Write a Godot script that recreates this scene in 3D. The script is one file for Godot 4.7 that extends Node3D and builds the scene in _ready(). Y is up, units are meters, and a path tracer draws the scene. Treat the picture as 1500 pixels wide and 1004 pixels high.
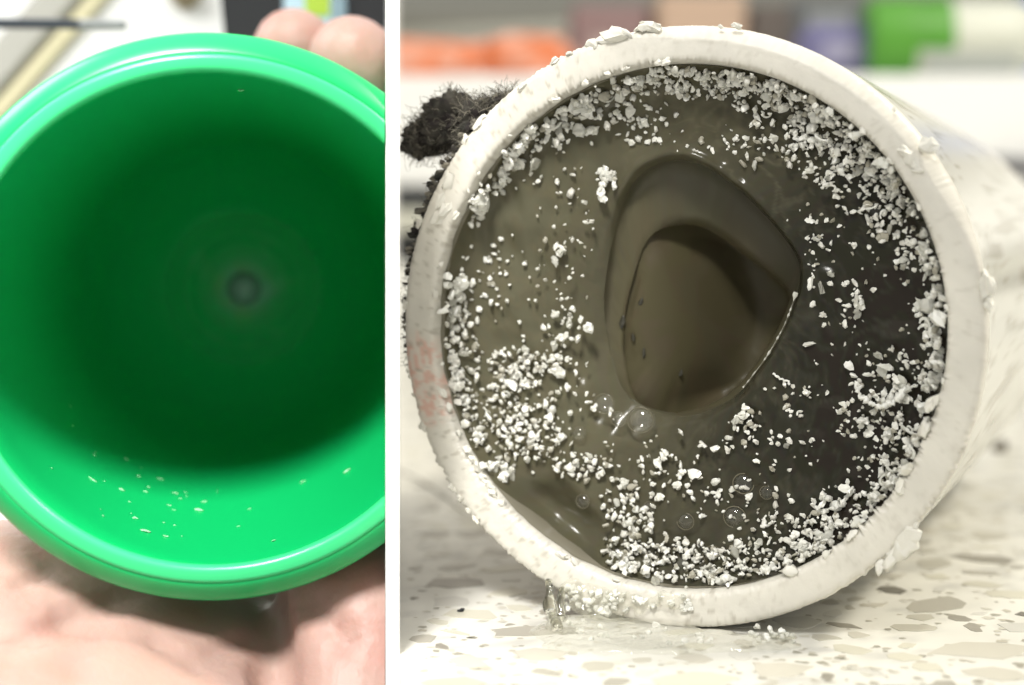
extends Node3D

const EYE := Vector3(0, 0.0565, 0)
const PITCH := 0.06036178          # the camera looks this far down (radians)
const FOCAL := 2300.0 / 1004.0     # focal length over picture height
const MM := 0.001
var rng := RandomNumberGenerator.new()
var noise := FastNoiseLite.new()
var M := {}
var taken := {}
var wall_normal := Vector3.RIGHT
var pipe_frame := Transform3D()
var cup_frame := Transform3D()
var hole: Array = []
var ledge: Array = []
var bare := PackedVector2Array()

# ---------------------------------------------------------------- mesh builder
class MB:
	var v := PackedVector3Array()
	var c := PackedColorArray()
	var t := PackedInt32Array()

	func point(p: Vector3, col := Color.WHITE) -> int:
		v.append(p)
		c.append(col)
		return v.size() - 1

	func tri(a: int, b: int, d: int) -> void:
		t.append(a)
		t.append(b)
		t.append(d)

	func quad(a: int, b: int, d: int, e: int) -> void:
		tri(a, b, d)
		tri(a, d, e)

	# rows of points, all rows equally long
	func rows(list: Array, round_u := false, cols: Array = []) -> void:
		var at := v.size()
		var n: int = list[0].size()
		for j in list.size():
			for i in n:
				point(list[j][i], cols[j][i] if cols.size() else Color.WHITE)
		for j in list.size() - 1:
			for i in (n if round_u else n - 1):
				var k := (i + 1) % n
				quad(at + j * n + i, at + j * n + k, at + (j + 1) * n + k, at + (j + 1) * n + i)

	func fan(ring: Array, centre: Vector3, flip := false, col := Color.WHITE) -> void:
		var at := v.size()
		for p in ring:
			point(p, col)
		var m := point(centre, col)
		for i in ring.size():
			var k := (i + 1) % ring.size()
			if flip:
				tri(at + k, at + i, m)
			else:
				tri(at + i, at + k, m)

	func tube(path: Array, radii: Array, sides := 8, caps := true, col := Color.WHITE) -> void:
		var list := []
		var side := Vector3.ZERO
		for j in path.size():
			var d: Vector3 = (path[mini(j + 1, path.size() - 1)] - path[maxi(j - 1, 0)]).normalized()
			if side == Vector3.ZERO:
				side = d.cross(Vector3.UP if absf(d.y) < 0.9 else Vector3.RIGHT).normalized()
			side = (side - d * d.dot(side)).normalized()
			var up := side.cross(d)
			var ring := []
			for i in sides:
				var a := TAU * i / sides
				ring.append(path[j] + (side * cos(a) + up * sin(a)) * radii[j])
			list.append(ring)
		var colrows := []
		for r in list:
			var cr := []
			cr.resize(sides)
			cr.fill(col)
			colrows.append(cr)
		rows(list, true, colrows)
		if caps:
			fan(list[0], path[0], true, col)
			fan(list[-1], path[-1], false, col)

	func append(o: MB, xf: Transform3D, tint := Color.WHITE) -> void:
		var at := v.size()
		for i in o.v.size():
			v.append(xf * o.v[i])
			c.append(o.c[i] * tint)
		for i in o.t:
			t.append(at + i)

	# box with chamfered edges
	func box(lo: Vector3, hi: Vector3, b := 0.0, col := Color.WHITE) -> void:
		var mid := (lo + hi) / 2
		var h := (hi - lo) / 2
		b = minf(b, minf(h.x, minf(h.y, h.z)) * 0.9)
		if b <= 0.0:
			b = minf(h.x, minf(h.y, h.z)) * 0.02
		var id := {}
		for x in [-1, 1]:
			for y in [-1, 1]:
				for z in [-1, 1]:
					for k in 3:
						var q := Vector3(x * (h.x - (0.0 if k == 0 else b)), y * (h.y - (0.0 if k == 1 else b)), z * (h.z - (0.0 if k == 2 else b)))
						id[[x, y, z, k]] = mid + q
		for s in [-1, 1]:
			face([id[[s, -1, -1, 0]], id[[s, 1, -1, 0]], id[[s, 1, 1, 0]], id[[s, -1, 1, 0]]], mid, col)
			face([id[[-1, s, -1, 1]], id[[1, s, -1, 1]], id[[1, s, 1, 1]], id[[-1, s, 1, 1]]], mid, col)
			face([id[[-1, -1, s, 2]], id[[1, -1, s, 2]], id[[1, 1, s, 2]], id[[-1, 1, s, 2]]], mid, col)
			for r in [-1, 1]:
				face([id[[s, r, -1, 0]], id[[s, r, 1, 0]], id[[s, r, 1, 1]], id[[s, r, -1, 1]]], mid, col)
				face([id[[s, -1, r, 0]], id[[s, 1, r, 0]], id[[s, 1, r, 2]], id[[s, -1, r, 2]]], mid, col)
				face([id[[-1, s, r, 1]], id[[1, s, r, 1]], id[[1, s, r, 2]], id[[-1, s, r, 2]]], mid, col)
				for z in [-1, 1]:
					face([id[[s, r, z, 0]], id[[s, r, z, 1]], id[[s, r, z, 2]]], mid, col)

	# a flat face with points of its own, turned away from the given inside point
	func face(p: Array, inside: Vector3, col := Color.WHITE) -> void:
		var n: Vector3 = (p[2] - p[0]).cross(p[1] - p[0])
		if n.dot(p[0] - inside) < 0:
			p.reverse()
		var at := v.size()
		for q in p:
			point(q, col)
		for i in range(1, p.size() - 1):
			tri(at, at + i, at + i + 1)

	# keep only what lies on the positive side of the plane (n, through "at"), given in the space xf leads to
	func clip(n: Vector3, at: Vector3, xf := Transform3D()) -> void:
		var d := PackedFloat32Array()
		var any := false
		for p in v:
			d.append(n.dot(xf * p - at))
			any = any or d[-1] < 0
		if not any:
			return
		var nt := PackedInt32Array()
		for i in range(0, t.size(), 3):
			var q := [t[i], t[i + 1], t[i + 2]]
			if d[q[0]] >= 0 and d[q[1]] >= 0 and d[q[2]] >= 0:
				nt.append_array([q[0], q[1], q[2]])
				continue
			var poly := []
			for k in 3:
				var a: int = q[k]
				var b: int = q[(k + 1) % 3]
				if d[a] >= 0:
					poly.append(a)
				if (d[a] >= 0) != (d[b] >= 0):
					var s := d[a] / (d[a] - d[b])
					poly.append(point(v[a].lerp(v[b], s), c[a].lerp(c[b], s)))
			for k in range(1, poly.size() - 1):
				nt.append_array([poly[0], poly[k], poly[k + 1]])
		t = nt

	func mesh(flat := false) -> ArrayMesh:
		var V := v
		var C := c
		var T := t
		if flat:
			V = PackedVector3Array()
			C = PackedColorArray()
			T = PackedInt32Array()
			for i in t.size():
				V.append(v[t[i]])
				C.append(c[t[i]])
				T.append(i)
		var N := PackedVector3Array()
		N.resize(V.size())
		for i in range(0, T.size(), 3):
			var n := (V[T[i + 2]] - V[T[i]]).cross(V[T[i + 1]] - V[T[i]]) * 1e6
			N[T[i]] += n
			N[T[i + 1]] += n
			N[T[i + 2]] += n
		for i in N.size():
			N[i] = N[i].normalized() if N[i].length_squared() > 1e-30 else Vector3.UP
		var a := []
		a.resize(Mesh.ARRAY_MAX)
		a[Mesh.ARRAY_VERTEX] = V
		a[Mesh.ARRAY_NORMAL] = N
		a[Mesh.ARRAY_COLOR] = C
		a[Mesh.ARRAY_INDEX] = T
		var m := ArrayMesh.new()
		m.add_surface_from_arrays(Mesh.PRIMITIVE_TRIANGLES, a)
		return m

# ---------------------------------------------------------------- a field joined by smooth minimum, meshed as surface nets
class Field:
	var lo: Vector3
	var h: float
	var nx: int
	var ny: int
	var nz: int
	var f := PackedFloat32Array()

	func _init(a: Vector3, b: Vector3, cell: float) -> void:
		lo = a
		h = cell
		nx = int((b.x - a.x) / h) + 2
		ny = int((b.y - a.y) / h) + 2
		nz = int((b.z - a.z) / h) + 2
		f.resize(nx * ny * nz)
		f.fill(0.05)

	func span(a: Vector3, b: Vector3, m: float) -> Array:
		var p := ((a.min(b) - Vector3.ONE * m - lo) / h).floor()
		var q := ((a.max(b) + Vector3.ONE * m - lo) / h).ceil()
		return [maxi(0, int(p.x)), mini(nx - 1, int(q.x)), maxi(0, int(p.y)), mini(ny - 1, int(q.y)), maxi(0, int(p.z)), mini(nz - 1, int(q.z))]

	func capsule(a: Vector3, b: Vector3, ra: float, rb: float, k: float) -> void:
		var s := span(a, b, maxf(ra, rb) + k + 2 * h)
		var ab := b - a
		var l := maxf(ab.length_squared(), 1e-12)
		for z in range(s[4], s[5] + 1):
			for y in range(s[2], s[3] + 1):
				var row := (z * ny + y) * nx
				for x in range(s[0], s[1] + 1):
					var p := lo + Vector3(x, y, z) * h
					var u := clampf((p - a).dot(ab) / l, 0, 1)
					var d := p.distance_to(a + ab * u) - lerpf(ra, rb, u)
					var e := f[row + x]
					var w := clampf(0.5 + 0.5 * (e - d) / k, 0, 1)
					f[row + x] = lerpf(e, d, w) - k * w * (1 - w)

	func ellipsoid(m: Vector3, r: Vector3, k: float, turn := Basis()) -> void:
		var big := maxf(r.x, maxf(r.y, r.z))
		var small := minf(r.x, minf(r.y, r.z))
		var s := span(m, m, big + k + 2 * h)
		for z in range(s[4], s[5] + 1):
			for y in range(s[2], s[3] + 1):
				var row := (z * ny + y) * nx
				for x in range(s[0], s[1] + 1):
					var q := turn.transposed() * (lo + Vector3(x, y, z) * h - m)
					var g := (q / r).length()
					var d := (g - 1.0) * small if g < 1.0 else g * (g - 1.0) / maxf((q / (r * r)).length(), 1e-6)
					var e := f[row + x]
					var w := clampf(0.5 + 0.5 * (e - d) / k, 0, 1)
					f[row + x] = lerpf(e, d, w) - k * w * (1 - w)

	func groove(a: Vector3, b: Vector3, wide: float, deep: float) -> void:
		var s := span(a, b, wide * 2.2)
		var ab := b - a
		var l := maxf(ab.length_squared(), 1e-12)
		for z in range(s[4], s[5] + 1):
			for y in range(s[2], s[3] + 1):
				var row := (z * ny + y) * nx
				for x in range(s[0], s[1] + 1):
					var p := lo + Vector3(x, y, z) * h
					var u := clampf((p - a).dot(ab) / l, 0, 1)
					var q := p.distance_to(a + ab * u) / wide
					f[row + x] += deep * exp(-q * q)

	func build(o: MB) -> void:
		var id := {}
		var sx := 1
		var sy := nx
		var sz := nx * ny
		var corner := [0, sx, sy, sx + sy, sz, sx + sz, sy + sz, sx + sy + sz]
		for z in nz - 1:
			for y in ny - 1:
				for x in nx - 1:
					var at := z * sz + y * sy + x
					var inside := 0
					for k in corner:
						if f[at + k] < 0:
							inside += 1
					if inside == 0 or inside == 8:
						continue
					var sum := Vector3.ZERO
					var n := 0
					for a in 8:
						for bit in [1, 2, 4]:
							var b: int = a | bit
							if b == a:
								continue
							var fa := f[at + corner[a]]
							var fb := f[at + corner[b]]
							if (fa < 0) == (fb < 0):
								continue
							var s := fa / (fa - fb)
							sum += Vector3(a & 1, (a >> 1) & 1, a >> 2).lerp(Vector3(b & 1, (b >> 1) & 1, b >> 2), s)
							n += 1
					id[at] = o.point(lo + (Vector3(x, y, z) + sum / n) * h)
		for at in id:
			var inside: bool = f[at] < 0
			for ax in 3:
				var step: int = [sx, sy, sz][ax]
				if at + step >= f.size() or (f[at + step] < 0) == inside:
					continue
				var p: int = [sy, sz, sx][ax]
				var q: int = [sz, sx, sy][ax]
				if not (id.has(at - p) and id.has(at - q) and id.has(at - p - q)):
					continue
				if inside:
					o.quad(id[at], id[at - q], id[at - p - q], id[at - p])
				else:
					o.quad(id[at], id[at - p], id[at - p - q], id[at - q])

# ---------------------------------------------------------------- naming
func numbered(called: String) -> String:
	var n: int = taken.get(called, 0)
	taken[called] = n + 1
	return called if n == 0 else "%s_%03d" % [called, n]

func tag(o: Node3D, label: String, category: String, group := "", kind := "") -> Node3D:
	if label:
		o.set_meta("label", label)
	if category:
		o.set_meta("category", category)
	if group:
		o.set_meta("group", group)
	if kind:
		o.set_meta("kind", kind)
	return o

func thing(called: String, where: Transform3D, label: String, category: String, group := "") -> Node3D:
	var o := Node3D.new()
	o.name = numbered(called)
	o.transform = where
	add_child(o)
	tag(o, label, category, group)
	return o

func put(called: String, mesh: Mesh, mat: Material, parent: Node3D) -> MeshInstance3D:
	var o := MeshInstance3D.new()
	o.mesh = mesh
	o.material_override = mat
	if parent == self:
		o.name = numbered(called)
		add_child(o)
	else:
		var n := 0
		var key := "%s/%s" % [parent.get_instance_id(), called]
		n = taken.get(key, 0)
		taken[key] = n + 1
		o.name = called if n == 0 else "%s_%03d" % [called, n]
		parent.add_child(o, true)
	return o

func mat(color: Color, rough := 0.5, extra := {}) -> StandardMaterial3D:
	var m := StandardMaterial3D.new()
	m.albedo_color = color.linear_to_srgb()
	m.roughness = rough
	m.vertex_color_use_as_albedo = true
	for k in extra:
		m.set(k, extra[k])
	return m

func bump(freq: float, seed_: int, scale: float, m: StandardMaterial3D, tile: float) -> void:
	var n := FastNoiseLite.new()
	n.seed = seed_
	n.frequency = freq
	n.fractal_octaves = 4
	var t := NoiseTexture2D.new()
	t.width = 512
	t.height = 512
	t.seamless = true
	t.noise = n
	m.heightmap_enabled = true
	m.heightmap_texture = t
	m.heightmap_scale = scale
	m.uv1_triplanar = true
	m.uv1_scale = Vector3.ONE * tile

func n1(x: float, k := 0.0) -> float:
	return noise.get_noise_2d(x * 100.0, k * 371.0)

func n3(p: Vector3, freq: float) -> float:
	return noise.get_noise_3dv(p * freq * 100.0)

func at_mm(u: float, v: float, w: float) -> Vector3:      # pipe axes: right and up in the cut face, w into the pipe
	return Vector3(u, v, -w) * MM

# ---------------------------------------------------------------- main
func _ready() -> void:
	rng.seed = 71
	noise.seed = 5
	noise.frequency = 0.01
	noise.fractal_octaves = 3
	var cam := Camera3D.new()
	cam.name = "camera"
	cam.position = EYE
	cam.rotation.x = -PITCH
	cam.fov = rad_to_deg(2.0 * atan(0.5 / FOCAL))
	cam.near = 0.01
	cam.far = 20.0
	var lens := CameraAttributesPhysical.new()
	lens.frustum_focal_length = 24.0 * FOCAL
	lens.frustum_focus_distance = 0.2325
	lens.exposure_aperture = 24.0 * FOCAL / 5.0
	lens.frustum_near = 0.01
	lens.frustum_far = 20.0
	cam.attributes = lens
	add_child(cam)
	cam.current = true
	var env := Environment.new()
	env.background_mode = Environment.BG_COLOR
	env.background_color = Color(0.47, 0.463, 0.442).linear_to_srgb()
	env.tonemap_mode = Environment.TONE_MAPPER_LINEAR
	env.tonemap_exposure = 1.31
	env.sdfgi_enabled = true
	env.ssao_enabled = true
	env.ssil_enabled = true
	var we := WorldEnvironment.new()
	we.environment = env
	add_child(we)
	area_light("ceiling_light", Vector3(0.1, 0.85, -0.42), Vector3(0, -1, 0.0), Vector2(1.5, 0.9), 0.19, Color(1, 0.985, 0.95))
	area_light("side_lamp_light", Vector3(0.677, 0.80, -0.24), Vector3(-0.653, -0.757, 0.01), Vector2(0.12, 0.12), 45.0, Color(1, 0.97, 0.9))
	area_light("board_fill_light", Vector3(-0.28, 0.30, -0.275), Vector3(0.19, -0.24, -0.14), Vector2(0.14, 0.14), 3.3, Color(1, 1, 0.99))  # unseen fill light added to whiten the leaning board and fingertips
	var spot := SpotLight3D.new()
	spot.name = "desk_lamp_light"
	spot.position = Vector3(-0.14, 0.47, 0.13)
	spot.basis = Basis.looking_at((Vector3(-0.078, 0.03, -0.25) - spot.position).normalized(), Vector3.FORWARD)
	spot.spot_angle = 10.0
	spot.spot_angle_attenuation = 0.35
	spot.light_size = 0.09
	spot.light_energy = 0.92
	spot.light_color = Color(1, 0.99, 0.97)
	spot.shadow_enabled = true
	spot.spot_range = 3.0
	spot.spot_attenuation = 2.0
	add_child(spot)

	var ahead := Basis(Vector3.RIGHT, -PITCH) * Vector3(-175.0 / 2300.0, 0, -1)
	var up := Basis(Vector3.RIGHT, -PITCH) * Vector3.UP
	wall_normal = ahead.cross(up).normalized()          # points to the right
	var turn := 0.39476
	pipe_frame = Transform3D(Basis(Vector3.UP, -turn), Vector3(0.023834, 0.0445, -0.230976))
	var rim := Vector3(-0.04113, 0.04626, -0.2158)
	cup_frame = Transform3D(Basis.looking_at(Vector3(-0.01273, 0.00202, -0.1003), Vector3.UP), rim)
	materials()
	added_partition(ahead.normalized(), up)
	tabletop()
	pipe()
	gel()
	puddle()
	lint()
	cup()
	hand()
	left_background()
	right_background()
	small_things()

func area_light(called: String, where: Vector3, towards: Vector3, size: Vector2, energy: float, color: Color) -> void:
	var l := AreaLight3D.new()
	l.name = called
	l.area_size = size
	l.area_normalize_energy = false
	l.light_energy = energy
	l.light_color = color
	l.shadow_enabled = true
	l.position = where
	l.basis = Basis.looking_at(towards.normalized(), Vector3.FORWARD if absf(towards.normalized().y) > 0.95 else Vector3.UP)
	l.area_range = 6.0
	l.area_attenuation = 2.0
	add_child(l)

func materials() -> void:
	M.board = mat(Color(0.95, 0.95, 0.95), 0.6)
	M.terrazzo = mat(Color(1, 1, 1), 0.3)
	M.chips = []
	for k in [Color(0.56, 0.535, 0.46), Color(0.49, 0.47, 0.40), Color(0.40, 0.38, 0.325), Color(0.61, 0.59, 0.49), Color(0.30, 0.28, 0.235), Color(0.15, 0.14, 0.115), Color(0.62, 0.61, 0.56)]:
		M.chips.append(mat(k, 0.28))
	M.pipe_out = mat(Color(1, 1, 1), 0.18)
	M.pipe_cut = mat(Color(0.95, 0.945, 0.93), 0.42)
	bump(0.03, 4, 0.003, M.pipe_cut, 60.0)
	M.burr = mat(Color(0.68, 0.665, 0.60), 0.5)
	M.gel = mat(Color(1, 1, 1), 0.16, {"metallic_specular": 0.3})
	M.hollow = mat(Color(1, 1, 1), 0.34, {"metallic_specular": 0.28})
	M.crumbs = []
	for k in [[Color(0.82, 0.82, 0.77), 0.3, 0.80], [Color(0.74, 0.74, 0.68), 0.27, 0.62], [Color(0.90, 0.90, 0.86), 0.34, 0.92], [Color(0.66, 0.655, 0.58), 0.27, 0.45], [Color(0.78, 0.78, 0.72), 0.28, 0.72]]:
		var m := mat(k[0], k[1], {"transparency": BaseMaterial3D.TRANSPARENCY_ALPHA, "backlight_enabled": true, "backlight": Color(0.5, 0.5, 0.45)})
		m.albedo_color.a = k[2]
		M.crumbs.append(m)
	M.fine = mat(Color(0.84, 0.835, 0.78), 0.3, {"backlight_enabled": true, "backlight": Color(0.5, 0.5, 0.45)})
	M.bubble = mat(Color(0.9, 0.9, 0.85, 1), 0.03, {"transparency": BaseMaterial3D.TRANSPARENCY_ALPHA})
	M.bubble.albedo_color = Color(0.9, 0.9, 0.86, 0.015)
	M.clear_gel = mat(Color(1, 1, 1), 0.04, {"transparency": BaseMaterial3D.TRANSPARENCY_ALPHA, "refraction_enabled": true, "refraction_scale": 0.033})
	M.clear_gel.albedo_color = Color(0.96, 0.96, 0.92, 0.0)
	M.film = mat(Color(1, 1, 1), 0.05, {"transparency": BaseMaterial3D.TRANSPARENCY_ALPHA})
	M.film.albedo_color = Color(0.90, 0.89, 0.80, 0.14)
	M.lint = mat(Color(1, 1, 1), 0.9)
	M.cup = mat(Color(0.004, 0.42, 0.115), 0.28, {"backlight_enabled": true, "backlight": Color(0.02, 0.2, 0.09)})
	M.cup_lip = mat(Color(0.05, 0.66, 0.24), 0.25, {"backlight_enabled": true, "backlight": Color(0.1, 0.6, 0.3)})  # paler green than the cup, painting in the sheen on the lip
	M.skin = mat(Color(1, 1, 1), 0.5, {"subsurf_scatter_enabled": true, "subsurf_scatter_strength": 0.12})
	bump(0.02, 9, 0.012, M.skin, 40.0)
	M.dark = mat(Color(0.012, 0.013, 0.016), 0.55)

func added_partition(ahead: Vector3, up: Vector3) -> void:  # added board in place of the blank gap between the two settings
	var b := MB.new()
	b.box(Vector3(-0.00094, -0.35, -1.5), Vector3(0.00094, 0.28, -0.2185), 0.00006)
	var m := b.mesh(true)
	var o := put("added_gap_board", m, M.board, self)
	o.transform = Transform3D(Basis(wall_normal, up, -ahead), EYE)
	tag(o, "added thin white board filling the gap between the cup and pipe settings", "added_partition")

func keep_right(b: MB, xf := Transform3D()) -> void:
	b.clip(wall_normal, EYE + wall_normal * 0.00094, xf)

func keep_left(b: MB, xf := Transform3D()) -> void:
	b.clip(-wall_normal, EYE - wall_normal * 0.00108, xf)

# ---------------------------------------------------------------- terrazzo table
func tabletop() -> void:
	var root := thing("terrazzo_table", Transform3D(), "white terrazzo tabletop with beige and grey stone chips under the pipe", "table")
	var b := MB.new()
	var base := Color(0.72, 0.71, 0.655)
	var list := []
	var cols := []
	for j in 301:
		var z := lerpf(-0.12, -0.84, pow(j / 300.0, 1.5))
		var row := []
		var cr := []
		for i in 321:
			var x := lerpf(-0.14, 0.62, pow(i / 320.0, 1.25))
			row.append(Vector3(x, 0, z))
			var k := n3(Vector3(x, 0, z), 70) * 0.10 + n3(Vector3(x, 3, z), 14) * 0.10 - clampf(n3(Vector3(x, 6, z), 110) * 1.2 - 0.22, 0, 0.2)
			cr.append(base * (1.0 + k))
		list.append(row)
		cols.append(cr)
	b.rows(list, false, cols)
	b.box(Vector3(-0.14, -0.03, -0.84), Vector3(0.62, -0.0004, -0.12), 0.002, base)
	keep_right(b)
	put("slab", b.mesh(), M.terrazzo, root)
	# chips, from the front backwards; those that show largest come first
	var made := []
	var seeds := RandomNumberGenerator.new()
	seeds.seed = 17
	for tries in 16000:
		var z := -lerpf(0.185, 0.80, pow(seeds.randf(), 1.5))
		var half := -z * 0.36
		var x := seeds.randf_range(maxf(z * 0.075, -0.08) - 0.005, half + 0.01)
		var size: float = [0.0024, 0.0034, 0.0044, 0.0056, 0.0072][seeds.randi() % 5] * seeds.randf_range(0.8, 1.25)
		var ok: bool = wall_normal.dot(Vector3(x, 0, z) - EYE) > size + 0.001
		var p := Vector2(x, z)
		if ok:
			for q in made:
				if p.distance_squared_to(q[0]) < pow(size * 0.85 + q[1] * 0.85 + 0.0004, 2):
					ok = false
					break
		if ok:
			made.append([p, size])
		if made.size() > 1150:
			break
	made.sort_custom(func(a, e): return a[1] / pow(-a[0].y, 1.5) > e[1] / pow(-e[0].y, 1.5))
	var rest := MB.new()
	for n in made.size():
		var p: Vector2 = made[n][0]
		var size: float = made[n][1]
		var c := MB.new()
		var top := []
		var low := []
		var sides := 6 + seeds.randi() % 5
		var a0 := seeds.randf() * TAU
		var squash := seeds.randf_range(0.42, 0.95)
		var tw := seeds.randf() * TAU
		var tint := Color.WHITE * seeds.randf_range(0.9, 1.1)
		tint.a = 1.0
		for i in sides:
			var a := a0 - TAU * (i + seeds.randf_range(-0.3, 0.3)) / sides
			var q := Vector2(cos(a), sin(a) * squash).rotated(tw) * size * seeds.randf_range(0.62, 1.12)
			top.append(Vector3(q.x * 0.985, 0.00007, q.y * 0.985))
			low.append(Vector3(q.x, -0.0002, q.y))
		var kind: int = [0, 0, 1, 1, 3, 3, 6, 6, 2, 2, 4, 0, 3, 1, 6, 5 if size < 0.0045 else 1][seeds.randi() % 16]
		c.fan(top, Vector3(0, 0.00007, 0), false, tint)
		var cr := []
		cr.resize(sides)
		cr.fill(tint)
		c.rows([low, top], true, [cr, cr])
		if n < 296:
			var o := put("stone_chip", c.mesh(true), M.chips[kind], root)
			o.position = Vector3(p.x, 0, p.y)
		else:
			var col: Color = M.chips[kind].albedo_color.srgb_to_linear()
			rest.append(c, Transform3D(Basis(), Vector3(p.x, 0, p.y)), col)
	for i in 2600:
		var z := -lerpf(0.19, 0.62, pow(seeds.randf(), 1.6))
		var x := seeds.randf_range(z * 0.075, -z * 0.37)
		if wall_normal.dot(Vector3(x, 0, z) - EYE) < 0.003:
			continue
		var top := []
		var a0 := seeds.randf() * TAU
		for k in 5:
			var a := a0 - TAU * (k + seeds.randf_range(-0.3, 0.3)) / 5.0
			top.append(Vector3(cos(a), 0, sin(a)) * seeds.randf_range(0.5, 1.1) * 0.0008)
		var g := MB.new()
		g.fan(top, Vector3.ZERO)
		rest.append(g, Transform3D(Basis().scaled(Vector3.ONE * seeds.randf_range(0.4, 1.5)), Vector3(x, 0.00005, z)), [Color(0.5, 0.47, 0.39), Color(0.58, 0.56, 0.48), Color(0.36, 0.34, 0.28), Color(0.62, 0.60, 0.52)][seeds.randi() % 4])
	if rest.t.size():
		tag(put("far_stone_chips", rest.mesh(true), M.terrazzo, root), "", "", "", "stuff")

# ---------------------------------------------------------------- the pipe
func teeth(deg: float) -> float:            # how ragged the saw left the edge there
	var k := 0.16
	k = maxf(k, smoothstep(0, 1, 1.0 - absf(wrapf(deg - 322, -180, 180)) / 42.0) * 1.1)
	k = maxf(k, smoothstep(0, 1, 1.0 - absf(wrapf(deg - 218, -180, 180)) / 34.0) * 1.0)
	k = maxf(k, smoothstep(0, 1, 1.0 - absf(wrapf(deg - 108, -180, 180)) / 26.0) * 0.8)
	return k

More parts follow.
